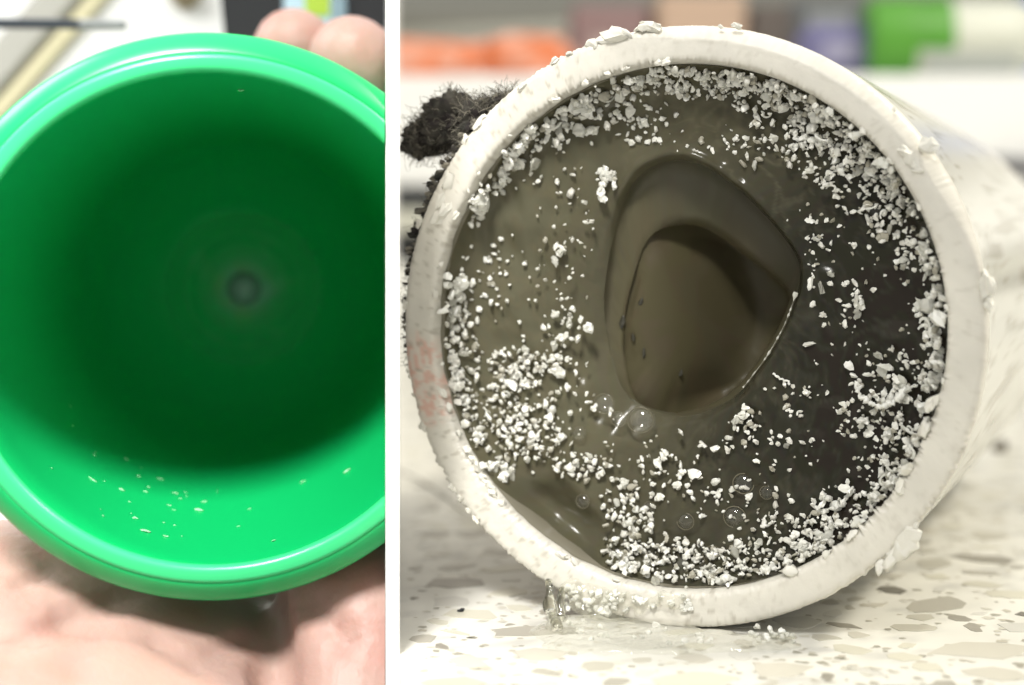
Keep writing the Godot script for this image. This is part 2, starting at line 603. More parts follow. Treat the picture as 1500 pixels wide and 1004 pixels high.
func pipe() -> void:
	var root := thing("plastic_pipe", pipe_frame, "short thick white plastic pipe with a rough sawn end lying on the terrazzo", "pipe")
	var n := 900
	var rings := [[44.5, 3.0], [44.5, 1.5], [44.35, 0.55], [44.0, 0.12], [43.3, 0.03], [42.6, 0.0], [42.0, 0.02], [41.4, 0.0], [40.8, 0.02], [40.2, 0.05], [39.7, 0.15], [39.3, 0.5], [39.0, 1.6], [39.0, 3.4]]
	var list := []
	var cols := []
	for j in rings.size():
		var row := []
		var cr := []
		for i in n:
			var a := TAU * i / n
			var deg := rad_to_deg(a)
			var rag := teeth(deg)
			var saw := absf(n1(deg * 1.35, 1.0)) * 0.9 + absf(fposmod(deg * 0.62 + n1(deg * 0.2, 7) * 1.4, 1.0) - 0.5) * 0.5
			var r: float = rings[j][0]
			var w: float = rings[j][1]
			var bevel := smoothstep(0, 1, clampf((46.0 - absf(wrapf(deg - 58, -180, 180))) / 18.0, 0, 1))
			if j >= 1 and j <= 3:
				r += (rag * 1.35 + 0.05) * (saw - 0.3) * [0.4, 1.0, 0.75][j - 1]
				r -= bevel * [0.0, 0.4, 1.35][j - 1]
				w += bevel * [0.6, 0.6, 0.0][j - 1]
			if j >= 4 and j <= 9:
				w += n3(Vector3(cos(a) * r, sin(a) * r, j), 0.22) * 0.10 + n3(Vector3(cos(a) * r * 0.5 + sin(a) * r * 0.4, 0, 9), 0.8) * 0.03
				r -= bevel * [1.0, 0.55, 0.2, 0, 0, 0][j - 4]
			if j >= 9 and j <= 11:
				var nick := absf(n1(deg * 1.1, 3.0)) * 1.5 + absf(n1(deg * 3.7, 4.0)) * 0.7
				r -= (nick - 0.35) * (0.22 + rag * 1.1) * [0.5, 1.0, 0.9][j - 9]
			row.append(at_mm(cos(a) * r, sin(a) * r, w))
			var p := Vector2(cos(a) * r, sin(a) * r)
			var col := Color(0.66, 0.64, 0.58) * (1.0 + n3(Vector3(p.x, p.y, 2), 0.09) * 0.10 + n3(Vector3(p.x * 0.5 + p.y * 0.4, p.y * 0.1 - p.x * 0.1, 5), 0.7) * 0.05)
			var red := maxf(0.0, 1.0 - p.distance_to(Vector2(-42.3, -6.0)) / 5.5) + maxf(0.0, 1.0 - p.distance_to(Vector2(-40.3, -12.0)) / 5.0)
			red = clampf(red * (0.16 + maxf(0.0, n3(Vector3(p.x * 1.5, p.y * 0.45, 1), 0.7) * 3.2)), 0, 0.6)
			col = col.lerp(Color(0.66, 0.30, 0.22), red)
			var dirt := clampf(n3(Vector3(p.x, p.y, 8), 0.5) * 2.6 - 0.7, 0, 0.5) * (1.0 if deg > 110 and deg < 285 else 0.35)
			col = col.lerp(Color(0.30, 0.27, 0.21), dirt)
			col.a = 1
			cr.append(col)
		list.append(row)
		cols.append(cr)
	var f := MB.new()
	f.rows(list, true, cols)
	keep_right(f, pipe_frame)
	put("cut_face", f.mesh(), M.pipe_cut, root)
	var b := MB.new()
	list = []
	cols = []
	for q in [[44.5, 2.9], [44.5, 5.0], [44.51, 8.0], [44.5, 12.0], [44.52, 17.0], [44.5, 23.0], [44.5, 30.0], [44.5, 40.0], [44.5, 52.0], [44.5, 66.0], [44.5, 85.0], [44.5, 120.0], [44.5, 169.0], [44.0, 170.0], [39.4, 170.0], [39.0, 169.0], [39.0, 60.0], [39.0, 3.3]]:
		var row := []
		var cr := []
		for i in 360:
			var a := TAU * i / 360
			row.append(at_mm(cos(a) * q[0], sin(a) * q[0], q[1]))
			var streak := clampf(n3(Vector3(cos(a) * 44, sin(a) * 44, q[1] * 0.12), 0.16) * 2.6 - 0.45, 0, 1) + clampf(n3(Vector3(cos(a) * 44, sin(a) * 44, q[1] * 0.3 + 50), 0.5) * 2.5 - 0.7, 0, 0.7)
			var col := Color(0.66, 0.65, 0.59).lerp(Color(0.30, 0.27, 0.20), clampf(streak, 0, 0.65))
			col.a = 1
			cr.append(col)
		list.append(row)
		cols.append(cr)
	b.rows(list, true, cols)
	keep_right(b, pipe_frame)
	put("tube_wall", b.mesh(), M.pipe_out, root)
	# burrs and flakes that the saw left standing
	var chunks := crumb_meshes(31, 5)
	var spots := [[-12.8, 42.4, 1.0], [-9.4, 43.3, 1.7], [-8.0, 43.6, 1.3], [-10.6, 42.8, 1.1], [-4.9, 44.4, 1.0], [-3.6, 44.5, 1.1], [9.0, 43.8, 0.6], [34.2, -29.0, 1.9], [33.4, -30.4, 1.7], [31.9, -31.9, 1.4], [30.4, -33.0, 1.0], [44.2, 7.0, 1.5], [44.5, 4.6, 1.1], [36.2, 26.0, 1.3], [33.6, 24.6, 1.4], [34.6, 22.8, 0.9], [-24.2, 36.2, 0.9], [-31.5, 31.0, 0.9], [-33.4, -19.6, 0.8], [-31.7, -22.3, 0.9], [-29.6, -25.0, 0.8], [-34.9, -17.0, 0.6], [-36.6, -13.0, 0.6], [-30.8, -23.6, 0.6], [-32.6, -20.9, 0.6], [-37.8, 17.2, 1.6], [-37.6, 19.6, 1.2], [-36.6, 22.0, 1.4], [-41.8, 15.8, 0.6], [34.0, -18.8, 1.2], [36.2, -13.2, 1.1], [33.0, -21.6, 1.0], [37.2, -9.6, 1.0], [26.5, -28.8, 0.9], [17.6, -34.6, 1.1]]
	for i in 46:
		var deg: float = [322.0, 218.0, 108.0, 150.0, 20.0][rng.randi() % 5] + rng.randfn() * 20.0
		var rr: float = 44.3 if rng.randf() < 0.45 else 39.2
		spots.append([cos(deg_to_rad(deg)) * rr, sin(deg_to_rad(deg)) * rr, rng.randf_range(0.28, 0.75)])
	for s in spots:
		var o := put("burr", chunks[rng.randi() % chunks.size()], M.burr, root)
		var along := Vector2(s[0], s[1]).angle()
		o.transform = Transform3D(Basis(Vector3.BACK, along + PI / 2 + rng.randf_range(-0.4, 0.4)) * Basis().scaled(Vector3(1.35, 0.75, 0.7)) * Basis(Vector3(rng.randf(), rng.randf(), 1).normalized(), rng.randf() * TAU) * (float(s[2]) * MM), at_mm(s[0], s[1], 0.2))

# irregular grains of about unit radius
func crumb_meshes(seed_: int, count: int) -> Array:
	var out := []
	var g := RandomNumberGenerator.new()
	g.seed = seed_
	for k in count:
		var s := SphereMesh.new()
		s.radius = 1.0
		s.height = 2.0
		s.radial_segments = 8
		s.rings = 4
		var arr := s.get_mesh_arrays()
		var b := MB.new()
		var off := g.randf() * 50
		var stretch := Vector3(g.randf_range(0.75, 1.15), g.randf_range(0.75, 1.15), g.randf_range(0.6, 1.0))
		for p in arr[Mesh.ARRAY_VERTEX]:
			var r := 1.0 + noise.get_noise_3dv(p * 75.0 + Vector3.ONE * off * 31.0) * 0.85 + noise.get_noise_3dv(p * 190.0 + Vector3.ONE * off * 17.0) * 0.4
			b.point(p * r * stretch)
		b.t = arr[Mesh.ARRAY_INDEX]
		out.append(b.mesh(k % 2 == 0))
	return out

# curled shavings of about unit radius
func curl_meshes(count: int) -> Array:
	var out := []
	for k in count:
		var b := MB.new()
		var path := []
		var rad := []
		var sweep := rng.randf_range(2.0, 4.6)
		for i in 10:
			var a := sweep * i / 9.0
			path.append(Vector3(cos(a), sin(a) * 0.8, 0.12 * i * (1 if k % 2 else -1) * 0.5) * (0.75 + 0.05 * i))
			rad.append(lerpf(0.30, 0.16, i / 9.0) * (1 + 0.35 * n1(i * 0.9, k)))
		b.tube(path, rad, 6)
		out.append(b.mesh())
	return out

# ---------------------------------------------------------------- gel inside the pipe
func centre_of(poly: Array) -> Vector2:
	var s := Vector2.ZERO
	for p in poly:
		s += p
	return s / poly.size()

# the outline's distance from m in direction a
func reach(poly: Array, m: Vector2, a: float) -> float:
	var d := Vector2.from_angle(a)
	for i in poly.size():
		var hit = Geometry2D.segment_intersects_segment(m, m + d * 60.0, poly[i], poly[(i + 1) % poly.size()])
		if hit != null:
			return m.distance_to(hit)
	return 10.0

func smooth_outline(poly: Array, times := 2) -> Array:
	for k in times:
		var out := []
		for i in poly.size():
			var a: Vector2 = poly[i]
			var b: Vector2 = poly[(i + 1) % poly.size()]
			out.append(a.lerp(b, 0.25))
			out.append(a.lerp(b, 0.75))
		poly = out
	return poly

func edge_distance(poly, p: Vector2) -> float:       # positive inside
	var best := 1e9
	for i in poly.size():
		best = minf(best, p.distance_to(Geometry2D.get_closest_point_to_segment(p, poly[i], poly[(i + 1) % poly.size()])))
	return best if Geometry2D.is_point_in_polygon(p, PackedVector2Array(poly)) else -best

func gel_depth(p: Vector2) -> float:
	var edge := 39.0 - p.length()
	var w := 7.6 - 4.8 * exp(-edge / 2.0)
	w += n3(Vector3(p.x, p.y, 0), 0.05) * 1.8 + n3(Vector3(p.x, p.y, 4), 0.2) * 0.22
	w += 4.0 * smoothstep(-1.8, 6.0, edge_distance(bare, p))
	return w

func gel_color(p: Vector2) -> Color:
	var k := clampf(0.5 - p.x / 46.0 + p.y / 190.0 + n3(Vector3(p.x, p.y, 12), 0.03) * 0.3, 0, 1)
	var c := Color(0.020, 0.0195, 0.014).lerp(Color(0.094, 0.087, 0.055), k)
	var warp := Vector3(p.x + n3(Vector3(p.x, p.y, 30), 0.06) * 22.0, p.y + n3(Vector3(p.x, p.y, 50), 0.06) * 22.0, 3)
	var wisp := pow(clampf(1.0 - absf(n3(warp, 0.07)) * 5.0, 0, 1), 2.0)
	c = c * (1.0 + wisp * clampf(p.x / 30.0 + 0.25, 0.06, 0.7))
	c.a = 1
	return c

func gel() -> void:
	var root := thing("wet_gel", pipe_frame, "murky olive gel plug with a dark hollow, full of white plastic crumbs, inside the pipe", "gel")
	hole = smooth_outline([Vector2(-12.9, 15.8), Vector2(-10.7, 21.6), Vector2(-6.3, 24.9), Vector2(-0.9, 25.6), Vector2(4.9, 22.7), Vector2(11.3, 17.2), Vector2(15.4, 12.1), Vector2(16.9, 8.6), Vector2(16.0, 3.5), Vector2(13.0, -3.1), Vector2(7.9, -10.0), Vector2(3.1, -13.0), Vector2(-2.8, -14.4), Vector2(-8.9, -13.3), Vector2(-12.3, -10.7), Vector2(-14.3, -5.4), Vector2(-15.2, 1.0), Vector2(-14.6, 8.4)], 2)
	ledge = smooth_outline([Vector2(-10.6, 8.2), Vector2(-9.2, 12.7), Vector2(-6.8, 15.1), Vector2(-2.5, 15.9), Vector2(1.5, 14.3), Vector2(6.5, 10.5), Vector2(10.9, 7.3), Vector2(13.4, 4.7), Vector2(12.4, 1.5), Vector2(9.4, -4.4), Vector2(4.5, -10.6), Vector2(-0.5, -13.4), Vector2(-6.2, -14.6), Vector2(-9.4, -13.2), Vector2(-11.2, -10.6), Vector2(-12.2, -6.3), Vector2(-12.4, -0.7), Vector2(-11.8, 3.8)], 1)
	bare = PackedVector2Array(smooth_outline([Vector2(-29.2, -24.4), Vector2(-23.3, -24.3), Vector2(-19.0, -25.8), Vector2(-15.3, -29.8), Vector2(-13.2, -34.3), Vector2(-11.6, -40.5), Vector2(-16.2, -41.0), Vector2(-23.0, -38.5), Vector2(-29.2, -31.9)], 1))
	var hc := centre_of(hole)
	var lc := centre_of(ledge)
	var na := 320
	var nr := 64
	var list := []
	var cols := []
	var mouth := []
	for j in nr + 1:
		var s := float(j) / nr
		var row := []
		var cr := []
		for i in na:
			var a := TAU * i / na
			var d := Vector2.from_angle(a)
			var far := -hc.dot(d) + sqrt(maxf(0.0, pow(hc.dot(d), 2) - hc.length_squared() + 39.05 * 39.05))
			var near := reach(hole, hc, a)
			var p := hc + d * lerpf(near, far, s)
			var w := gel_depth(p)
			var lip := (lerpf(near, far, s) - near)
			var soft := clampf(-cos(a - 0.5) * 0.9 + 0.25, 0, 1)
			w += lerpf(1.6 * exp(-lip / 0.5), 4.4 * exp(-lip / 6.0), soft)
			w -= 0.5 * exp(-pow(lip - 1.0, 2) / 0.5) * (1.0 - soft)
			row.append(at_mm(p.x, p.y, w))
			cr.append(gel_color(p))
		list.append(row)
		cols.append(cr)
		if j == 0:
			mouth = row
	list.reverse()
	cols.reverse()
	var b := MB.new()
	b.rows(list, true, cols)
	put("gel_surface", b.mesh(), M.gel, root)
	# the hollow: from its mouth over a ledge to a bulging back
	list = [mouth]
	cols = []
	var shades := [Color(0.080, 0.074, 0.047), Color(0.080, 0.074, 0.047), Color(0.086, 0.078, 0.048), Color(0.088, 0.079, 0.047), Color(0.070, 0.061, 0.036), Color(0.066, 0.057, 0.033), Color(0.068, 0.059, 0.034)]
	var stops := [[0.0, 12.6, 0.985], [0.3, 14.0, 1.0], [0.8, 16.6, 1.0], [1.0, 17.6, 1.0], [1.0, 20.5, 1.01], [1.0, 26.0, 1.0]]
	for st in stops:
		var row := []
		for i in na:
			var a := TAU * i / na
			var p: Vector2 = hc + Vector2.from_angle(a) * reach(hole, hc, a)
			var q: Vector2 = lc + Vector2.from_angle(a) * reach(ledge, lc, a)
			var m := p.lerp(q, st[0])
			var mid := hc.lerp(lc, st[0])
			m = mid + (m - mid) * st[2]
			var shallow := smoothstep(3.0, -11.0, m.x) * 0.96
			row.append(at_mm(m.x, m.y, lerpf(st[1], 12.4 + float(st[0]) * 1.0 + float(st[1]) * 0.02, shallow) + n3(Vector3(m.x, m.y, st[1]), 0.1) * 0.8))
		list.append(row)
	for k in range(1, 8):                              # the back, bulging towards the mouth
		var row := []
		for i in na:
			var p: Vector3 = list[6][i]
			var s := 1.0 - k / 7.0
			var q := Vector3(lerpf(lc.x * MM, p.x, s), lerpf(lc.y * MM, p.y, s), p.z)
			var ring := lc + (Vector2(p.x, p.y) / MM - lc).normalized() * 12.5 * s
			q = q.lerp(Vector3(ring.x * MM, ring.y * MM, -MM * lerpf(14.2, 30.0, smoothstep(-11.0, 9.0, ring.x))), smoothstep(1.0, 0.6, s))
			q.z += (1.0 - s * s) * 0.0018
			row.append(q)
		list.append(row)
	for j in list.size():
		var cr := []
		for i in na:
			var p: Vector3 = list[j][i] * 1000.0
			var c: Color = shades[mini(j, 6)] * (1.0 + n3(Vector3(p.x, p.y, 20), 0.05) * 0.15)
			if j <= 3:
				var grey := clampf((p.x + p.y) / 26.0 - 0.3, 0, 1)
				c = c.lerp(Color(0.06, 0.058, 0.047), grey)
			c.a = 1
			cr.append(c)
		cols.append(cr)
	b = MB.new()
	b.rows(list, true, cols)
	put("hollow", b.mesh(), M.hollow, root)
	# the film the gel leaves on the pipe's inside
	b = MB.new()
	list = []
	cols = []
	for w in [2.2, 4.0, 10.0, 20.0, 34.0]:
		var row := []
		var cr := []
		for i in 200:
			var a := TAU * i / 200
			row.append(at_mm(cos(a) * 38.93, sin(a) * 38.93, w + n1(a * 6.0, 2) * 0.8))
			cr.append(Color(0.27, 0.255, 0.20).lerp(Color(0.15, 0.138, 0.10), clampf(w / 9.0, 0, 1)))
		list.append(row)
		cols.append(cr)
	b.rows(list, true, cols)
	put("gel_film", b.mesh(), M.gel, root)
	crumbs(root)
	bubbles(root)

func crumbs(root: Node3D) -> void:
	var clusters := [
	[-25.6, 28.9, 5.5, 3.6, 36, 0.92], [-29.6, 24.4, 2.5, 2.5, 14, 0.9], [-16.6, 33.5, 5.0, 3.2, 40, 0.8], [-8.4, 31.7, 3.3, 3.5, 26, 0.65],
	[-4.6, 37.2, 6.0, 1.6, 46, 0.62], [3.8, 36.6, 6.0, 2.0, 62, 0.58], [11.0, 35.0, 4.5, 2.6, 55, 0.58], [16.1, 30.4, 5.0, 4.2, 85, 0.58],
	[21.1, 26.4, 4.8, 4.2, 85, 0.58], [25.6, 22.2, 4.2, 4.2, 62, 0.62], [30.0, 17.5, 3.2, 3.8, 42, 0.62], [33.4, 11.7, 2.2, 4.2, 32, 0.62],
	[36.0, 4.0, 1.8, 5.0, 24, 0.95], [36.7, -3.3, 1.6, 4.5, 18, 1.11], [30.3, -6.4, 5.0, 3.6, 42, 0.60], [31.4, -14.7, 4.2, 4.8, 62, 0.60],
	[25.5, -13.2, 3.5, 2.5, 20, 0.55], [29.6, -22.7, 4.2, 3.8, 46, 0.58], [22.3, -27.1, 3.8, 3.4, 38, 0.60], [16.8, -31.5, 5.8, 3.4, 58, 0.57],
	[8.6, -35.0, 7.0, 2.2, 66, 0.57], [0.1, -36.1, 5.8, 3.0, 74, 0.57], [-8.0, -33.4, 4.0, 4.2, 66, 0.57], [-10.3, -27.4, 3.0, 3.0, 28, 0.60],
	[-4.3, -22.6, 3.5, 3.2, 22, 0.60], [-16.4, -22.2, 4.2, 1.8, 32, 0.52], [-25.6, -17.3, 4.2, 3.8, 70, 0.50], [-32.0, -15.4, 4.2, 4.5, 72, 0.48],
	[-37.1, -6.9, 2.6, 5.8, 50, 0.62], [-38.5, 2.9, 1.6, 4.0, 24, 0.85], [-27.9, -7.2, 4.2, 2.8, 56, 0.50], [-22.7, -5.9, 3.6, 1.4, 18, 0.55],
	[-33.8, 5.1, 3.6, 4.0, 16, 0.55], [-34.9, 18.1, 2.0, 2.6, 8, 0.95], [-19.9, -0.2, 3.2, 2.8, 16, 0.65], [-13.6, 22.0, 1.4, 2.0, 13, 0.72],
	[-20.5, 11.0, 0.9, 1.4, 7, 0.65], [-26.7, 11.6, 8.5, 9.0, 16, 0.45], [23.3, 8.7, 5.5, 7.0, 24, 0.60], [24.8, 3.8, 1.2, 1.8, 9, 0.72],
	[-0.3, 29.4, 6.0, 2.6, 10, 0.45], [8.5, 27.2, 3.0, 3.0, 12, 0.60], [17.5, -9.1, 4.0, 0.9, 10, 0.50], [8.4, -13.9, 2.8, 3.4, 18, 0.60],
	[15.6, -16.4, 5.0, 4.2, 14, 0.50], [3.2, -22.2, 4.2, 4.0, 14, 0.55], [9.6, -28.0, 6.0, 4.2, 18, 0.55], [-22.1, -11.8, 5.5, 4.2, 18, 0.55],
	[20.5, -2.2, 2.5, 2.5, 4, 0.50], [18.8, 10.7, 0.8, 5.5, 9, 0.65], [-16.3, 12.7, 0.8, 7.0, 6, 0.45], [-30.0, -24.0, 2.0, 2.4, 16, 0.8]]
	var chunks := crumb_meshes(7, 9)
	var curls := curl_meshes(4)
	var all := []
	for k in clusters:
		for i in int(k[4] * 1.9):
			var a := rng.randf() * TAU
			var s := pow(rng.randf(), 0.6)
			var p := Vector2(k[0] + cos(a) * s * k[2] * 1.28, k[1] + sin(a) * s * k[3] * 1.28)
			if p.length() > 38.3:
				p = p.normalized() * rng.randf_range(37.4, 38.4)
			if edge_distance(hole, p) > -0.9 or edge_distance(bare, p) > -0.4:
				continue
			var size: float = k[5] * 0.53 * clampf(exp(rng.randfn() * 0.4), 0.4, 2.4)
			var w := gel_depth(p) - size * rng.randf_range(0.1, 0.75) - (rng.randf() * 1.3 if k[4] > 35 else 0.0)
			all.append([size, p, maxf(w, 0.9)])
	for i in 520:                                  # packed against the pipe's inside
		var deg := rng.randf_range(-62.0, 152.0) if i < 380 else rng.randf_range(168.0, 292.0)
		if deg > 222.0 and deg < 254.0:
			continue
		var r := rng.randf_range(36.4, 38.55)
		var p := Vector2.from_angle(deg_to_rad(deg)) * r
		if n1(deg * 0.35, 40.0) < -0.16:
			continue
		all.append([0.42 * exp(rng.randfn() * 0.4), p, lerpf(gel_depth(p), rng.randf_range(1.0, 3.2), smoothstep(36.0, 38.5, r)) - 0.3])
	for i in 900:                                  # fine scatter all over the plug
		var p := Vector2.from_angle(rng.randf() * TAU) * sqrt(rng.randf()) * 38.0
		if edge_distance(hole, p) > -1.5 or edge_distance(bare, p) > -0.2 or n3(Vector3(p.x, p.y, 77), 0.09) < 0.02 + 0.15 * float(p.y > 5 and absf(p.x) < 15):
			continue
		all.append([0.24 * exp(rng.randfn() * 0.4), p, gel_depth(p) - 0.1])
	all.sort_custom(func(x, y): return x[0] > y[0])
	var rest := MB.new()
	var raw := []
	for m in chunks:
		var arr = m.surface_get_arrays(0)
		var b := MB.new()
		b.v = arr[Mesh.ARRAY_VERTEX]
		b.c = arr[Mesh.ARRAY_COLOR]
		b.t = arr[Mesh.ARRAY_INDEX]
		raw.append(b)
	for i in all.size():
		var size: float = all[i][0]
		var p: Vector2 = all[i][1]
		var curled := rng.randf() < 0.12
		var turn := Basis(Vector3(rng.randfn(), rng.randfn(), rng.randfn()).normalized(), rng.randf() * TAU)
		if curled:
			turn = Basis(Vector3.BACK, rng.randf() * TAU) * Basis(Vector3.RIGHT, rng.randf_range(-0.7, 0.7))
		var xf := Transform3D(turn * Basis().scaled(Vector3(rng.randf_range(0.65, 1.5), rng.randf_range(0.65, 1.4), rng.randf_range(0.5, 1.1)) * size * MM * (1.15 if curled else 1.0)), at_mm(p.x, p.y, all[i][2]))
		var which := rng.randi() % chunks.size()
		var tone: int = [0, 0, 1, 2, 2, 3, 4][rng.randi() % 7]
		if i < 298:
			var o := put("plastic_crumb", curls[rng.randi() % curls.size()] if curled else chunks[which], M.crumbs[tone], root)
			o.transform = xf
		else:
			rest.append(raw[which], xf, [Color(1, 1, 1), Color(0.8, 0.79, 0.77), Color(1.1, 1.1, 1.12), Color(0.5, 0.48, 0.42), Color(0.85, 0.85, 0.83)][tone])
	tag(put("fine_crumbs", rest.mesh(), M.fine, root), "", "", "", "stuff")
	# longer shavings
	for s in [[21.0, -27.0, 0.4, 2.4, -1.1], [24.2, -24.8, 0.42, 1.7, 0.6], [30.6, -9.2, 0.4, 2.0, 0.9], [14.6, -7.4, 0.22, 1.4, -0.9]]:
		var b := MB.new()
		var path := []
		var rad := []
		for i in 12:
			var q := (i / 11.0 - 0.5) * 2.0
			var o := Vector2(q * s[3], sin(q * 2.2) * s[3] * 0.28 + n1(i * 0.4, s[0]) * 0.4).rotated(s[4])
			var p := Vector2(s[0], s[1]) + o
			path.append(at_mm(p.x, p.y, gel_depth(p) - 0.5))
			rad.append(s[2] * MM * (0.8 + 0.5 * n1(i * 0.7, s[1])))
		b.tube(path, rad, 7)
		put("shaving", b.mesh(), M.crumbs[2], root)
	# a frothy ring, and a pale thread painting the highlight on the hollow's edge
	var fb := MB.new()
	var fp := []
	var fr := []
	for i in 40:
		var a := TAU * (0.46 + 0.56 * i / 39.0)
		var wob := 1.0 + n1(i * 0.25, 21) * 0.25
		var p := Vector2(29.2 + cos(a) * 3.2 * wob, -8.2 + sin(a) * 2.5 * wob)
		fp.append(at_mm(p.x, p.y, 5.6 + n1(i * 0.2, 3) * 0.5))
		fr.append(MM * maxf(0.12, 0.36 + 0.55 * n1(i * 0.8, 8)))
	fb.tube(fp, fr, 8)
	put("froth_ring", fb.mesh(), M.crumbs[2], root)
	var tb := MB.new()
	fp = []
	fr = []
	var hc := centre_of(hole)
	for i in 40:
		var a := lerpf(0.02, -0.98, i / 39.0)
		var p := hc + Vector2.from_angle(a) * (reach(hole, hc, a) + 0.15)
		fp.append(at_mm(p.x, p.y, gel_depth(p) - 0.4))
		fr.append(MM * maxf(0.02, 0.03 + 0.32 * n1(i * 0.5, 6) + (0.4 if i < 2 else 0.0)))
	tb.tube(fp, fr, 6)
	put("highlight_thread", tb.mesh(), M.crumbs[1], root)
	# small dark flecks on the back of the hollow
	var dark := mat(Color(0.03, 0.028, 0.018), 0.4)
	for s in [[-9.5, 3.4, 0.8], [-12.4, 0.2, 0.9], [-15.3, -2.6, 0.9], [-10.6, -2.2, 0.7], [-7.0, 0.4, 0.6], [-14.6, -7.4, 0.8], [-9.0, -4.6, 0.7], [-4.0, -8.0, 0.7]]:
		var o := put("dark_fleck", chunks[rng.randi() % chunks.size()], dark, root)
		var q := Vector2(s[0], s[1])
		var sc := 1.0 - q.distance_to(centre_of(ledge)) / 18.0
		o.transform = Transform3D(Basis(Vector3.BACK, rng.randf_range(-0.4, 0.4)) * Basis().scaled(Vector3(0.45, 0.95, 0.25) * float(s[2]) * MM), at_mm(q.x, q.y, lerpf(13.2, 27.5, smoothstep(-11.0, 9.0, q.x))))

func bubbles(root: Node3D) -> void:
	var s := SphereMesh.new()
	s.radius = 1.0
	s.height = 2.0
	s.radial_segments = 24
	s.rings = 12
	var arr := s.get_mesh_arrays()
	var b := MB.new()
	b.v = arr[Mesh.ARRAY_VERTEX]
	b.c.resize(b.v.size())
	b.c.fill(Color.WHITE)
	b.t = arr[Mesh.ARRAY_INDEX]
	var ball := b.mesh()
	for k in [[-13.6, -12.3, 1.7], [-7.6, -14.6, 2.2], [-11.2, -14.6, 1.3], [7.2, -28.8, 1.8], [8.7, -23.5, 1.7], [-16.8, -27.7, 1.2], [-0.2, -29.8, 1.4], [4.1, -34.8, 1.6], [27.6, 17.5, 1.2], [-17.5, -17.0, 1.1], [12.5, -24.5, 1.1], [-6.0, -28.0, 1.0]]:
		var p := Vector2(k[0], k[1])
		var o := put("bubble", ball, M.bubble, root)
		o.transform = Transform3D(Basis().scaled(Vector3(1, 0.95, 0.8) * float(k[2]) * MM), at_mm(p.x, p.y, gel_depth(p) + 0.35 * float(k[2])))
		var r := TorusMesh.new()
		r.inner_radius = 0.90
		r.outer_radius = 1.0
		r.rings = 32
		r.ring_segments = 6
		var q := put("bubble_rim", r, M.gel_rim if M.has("gel_rim") else rim_material(), root)
		q.transform = Transform3D(Basis(Vector3.RIGHT, PI / 2).scaled(Vector3(1, 0.95, 0.8) * float(k[2]) * MM), at_mm(p.x, p.y, gel_depth(p) - 0.1))

func rim_material() -> Material:
	M.gel_rim = mat(Color(0.13, 0.118, 0.08), 0.12)
	return M.gel_rim

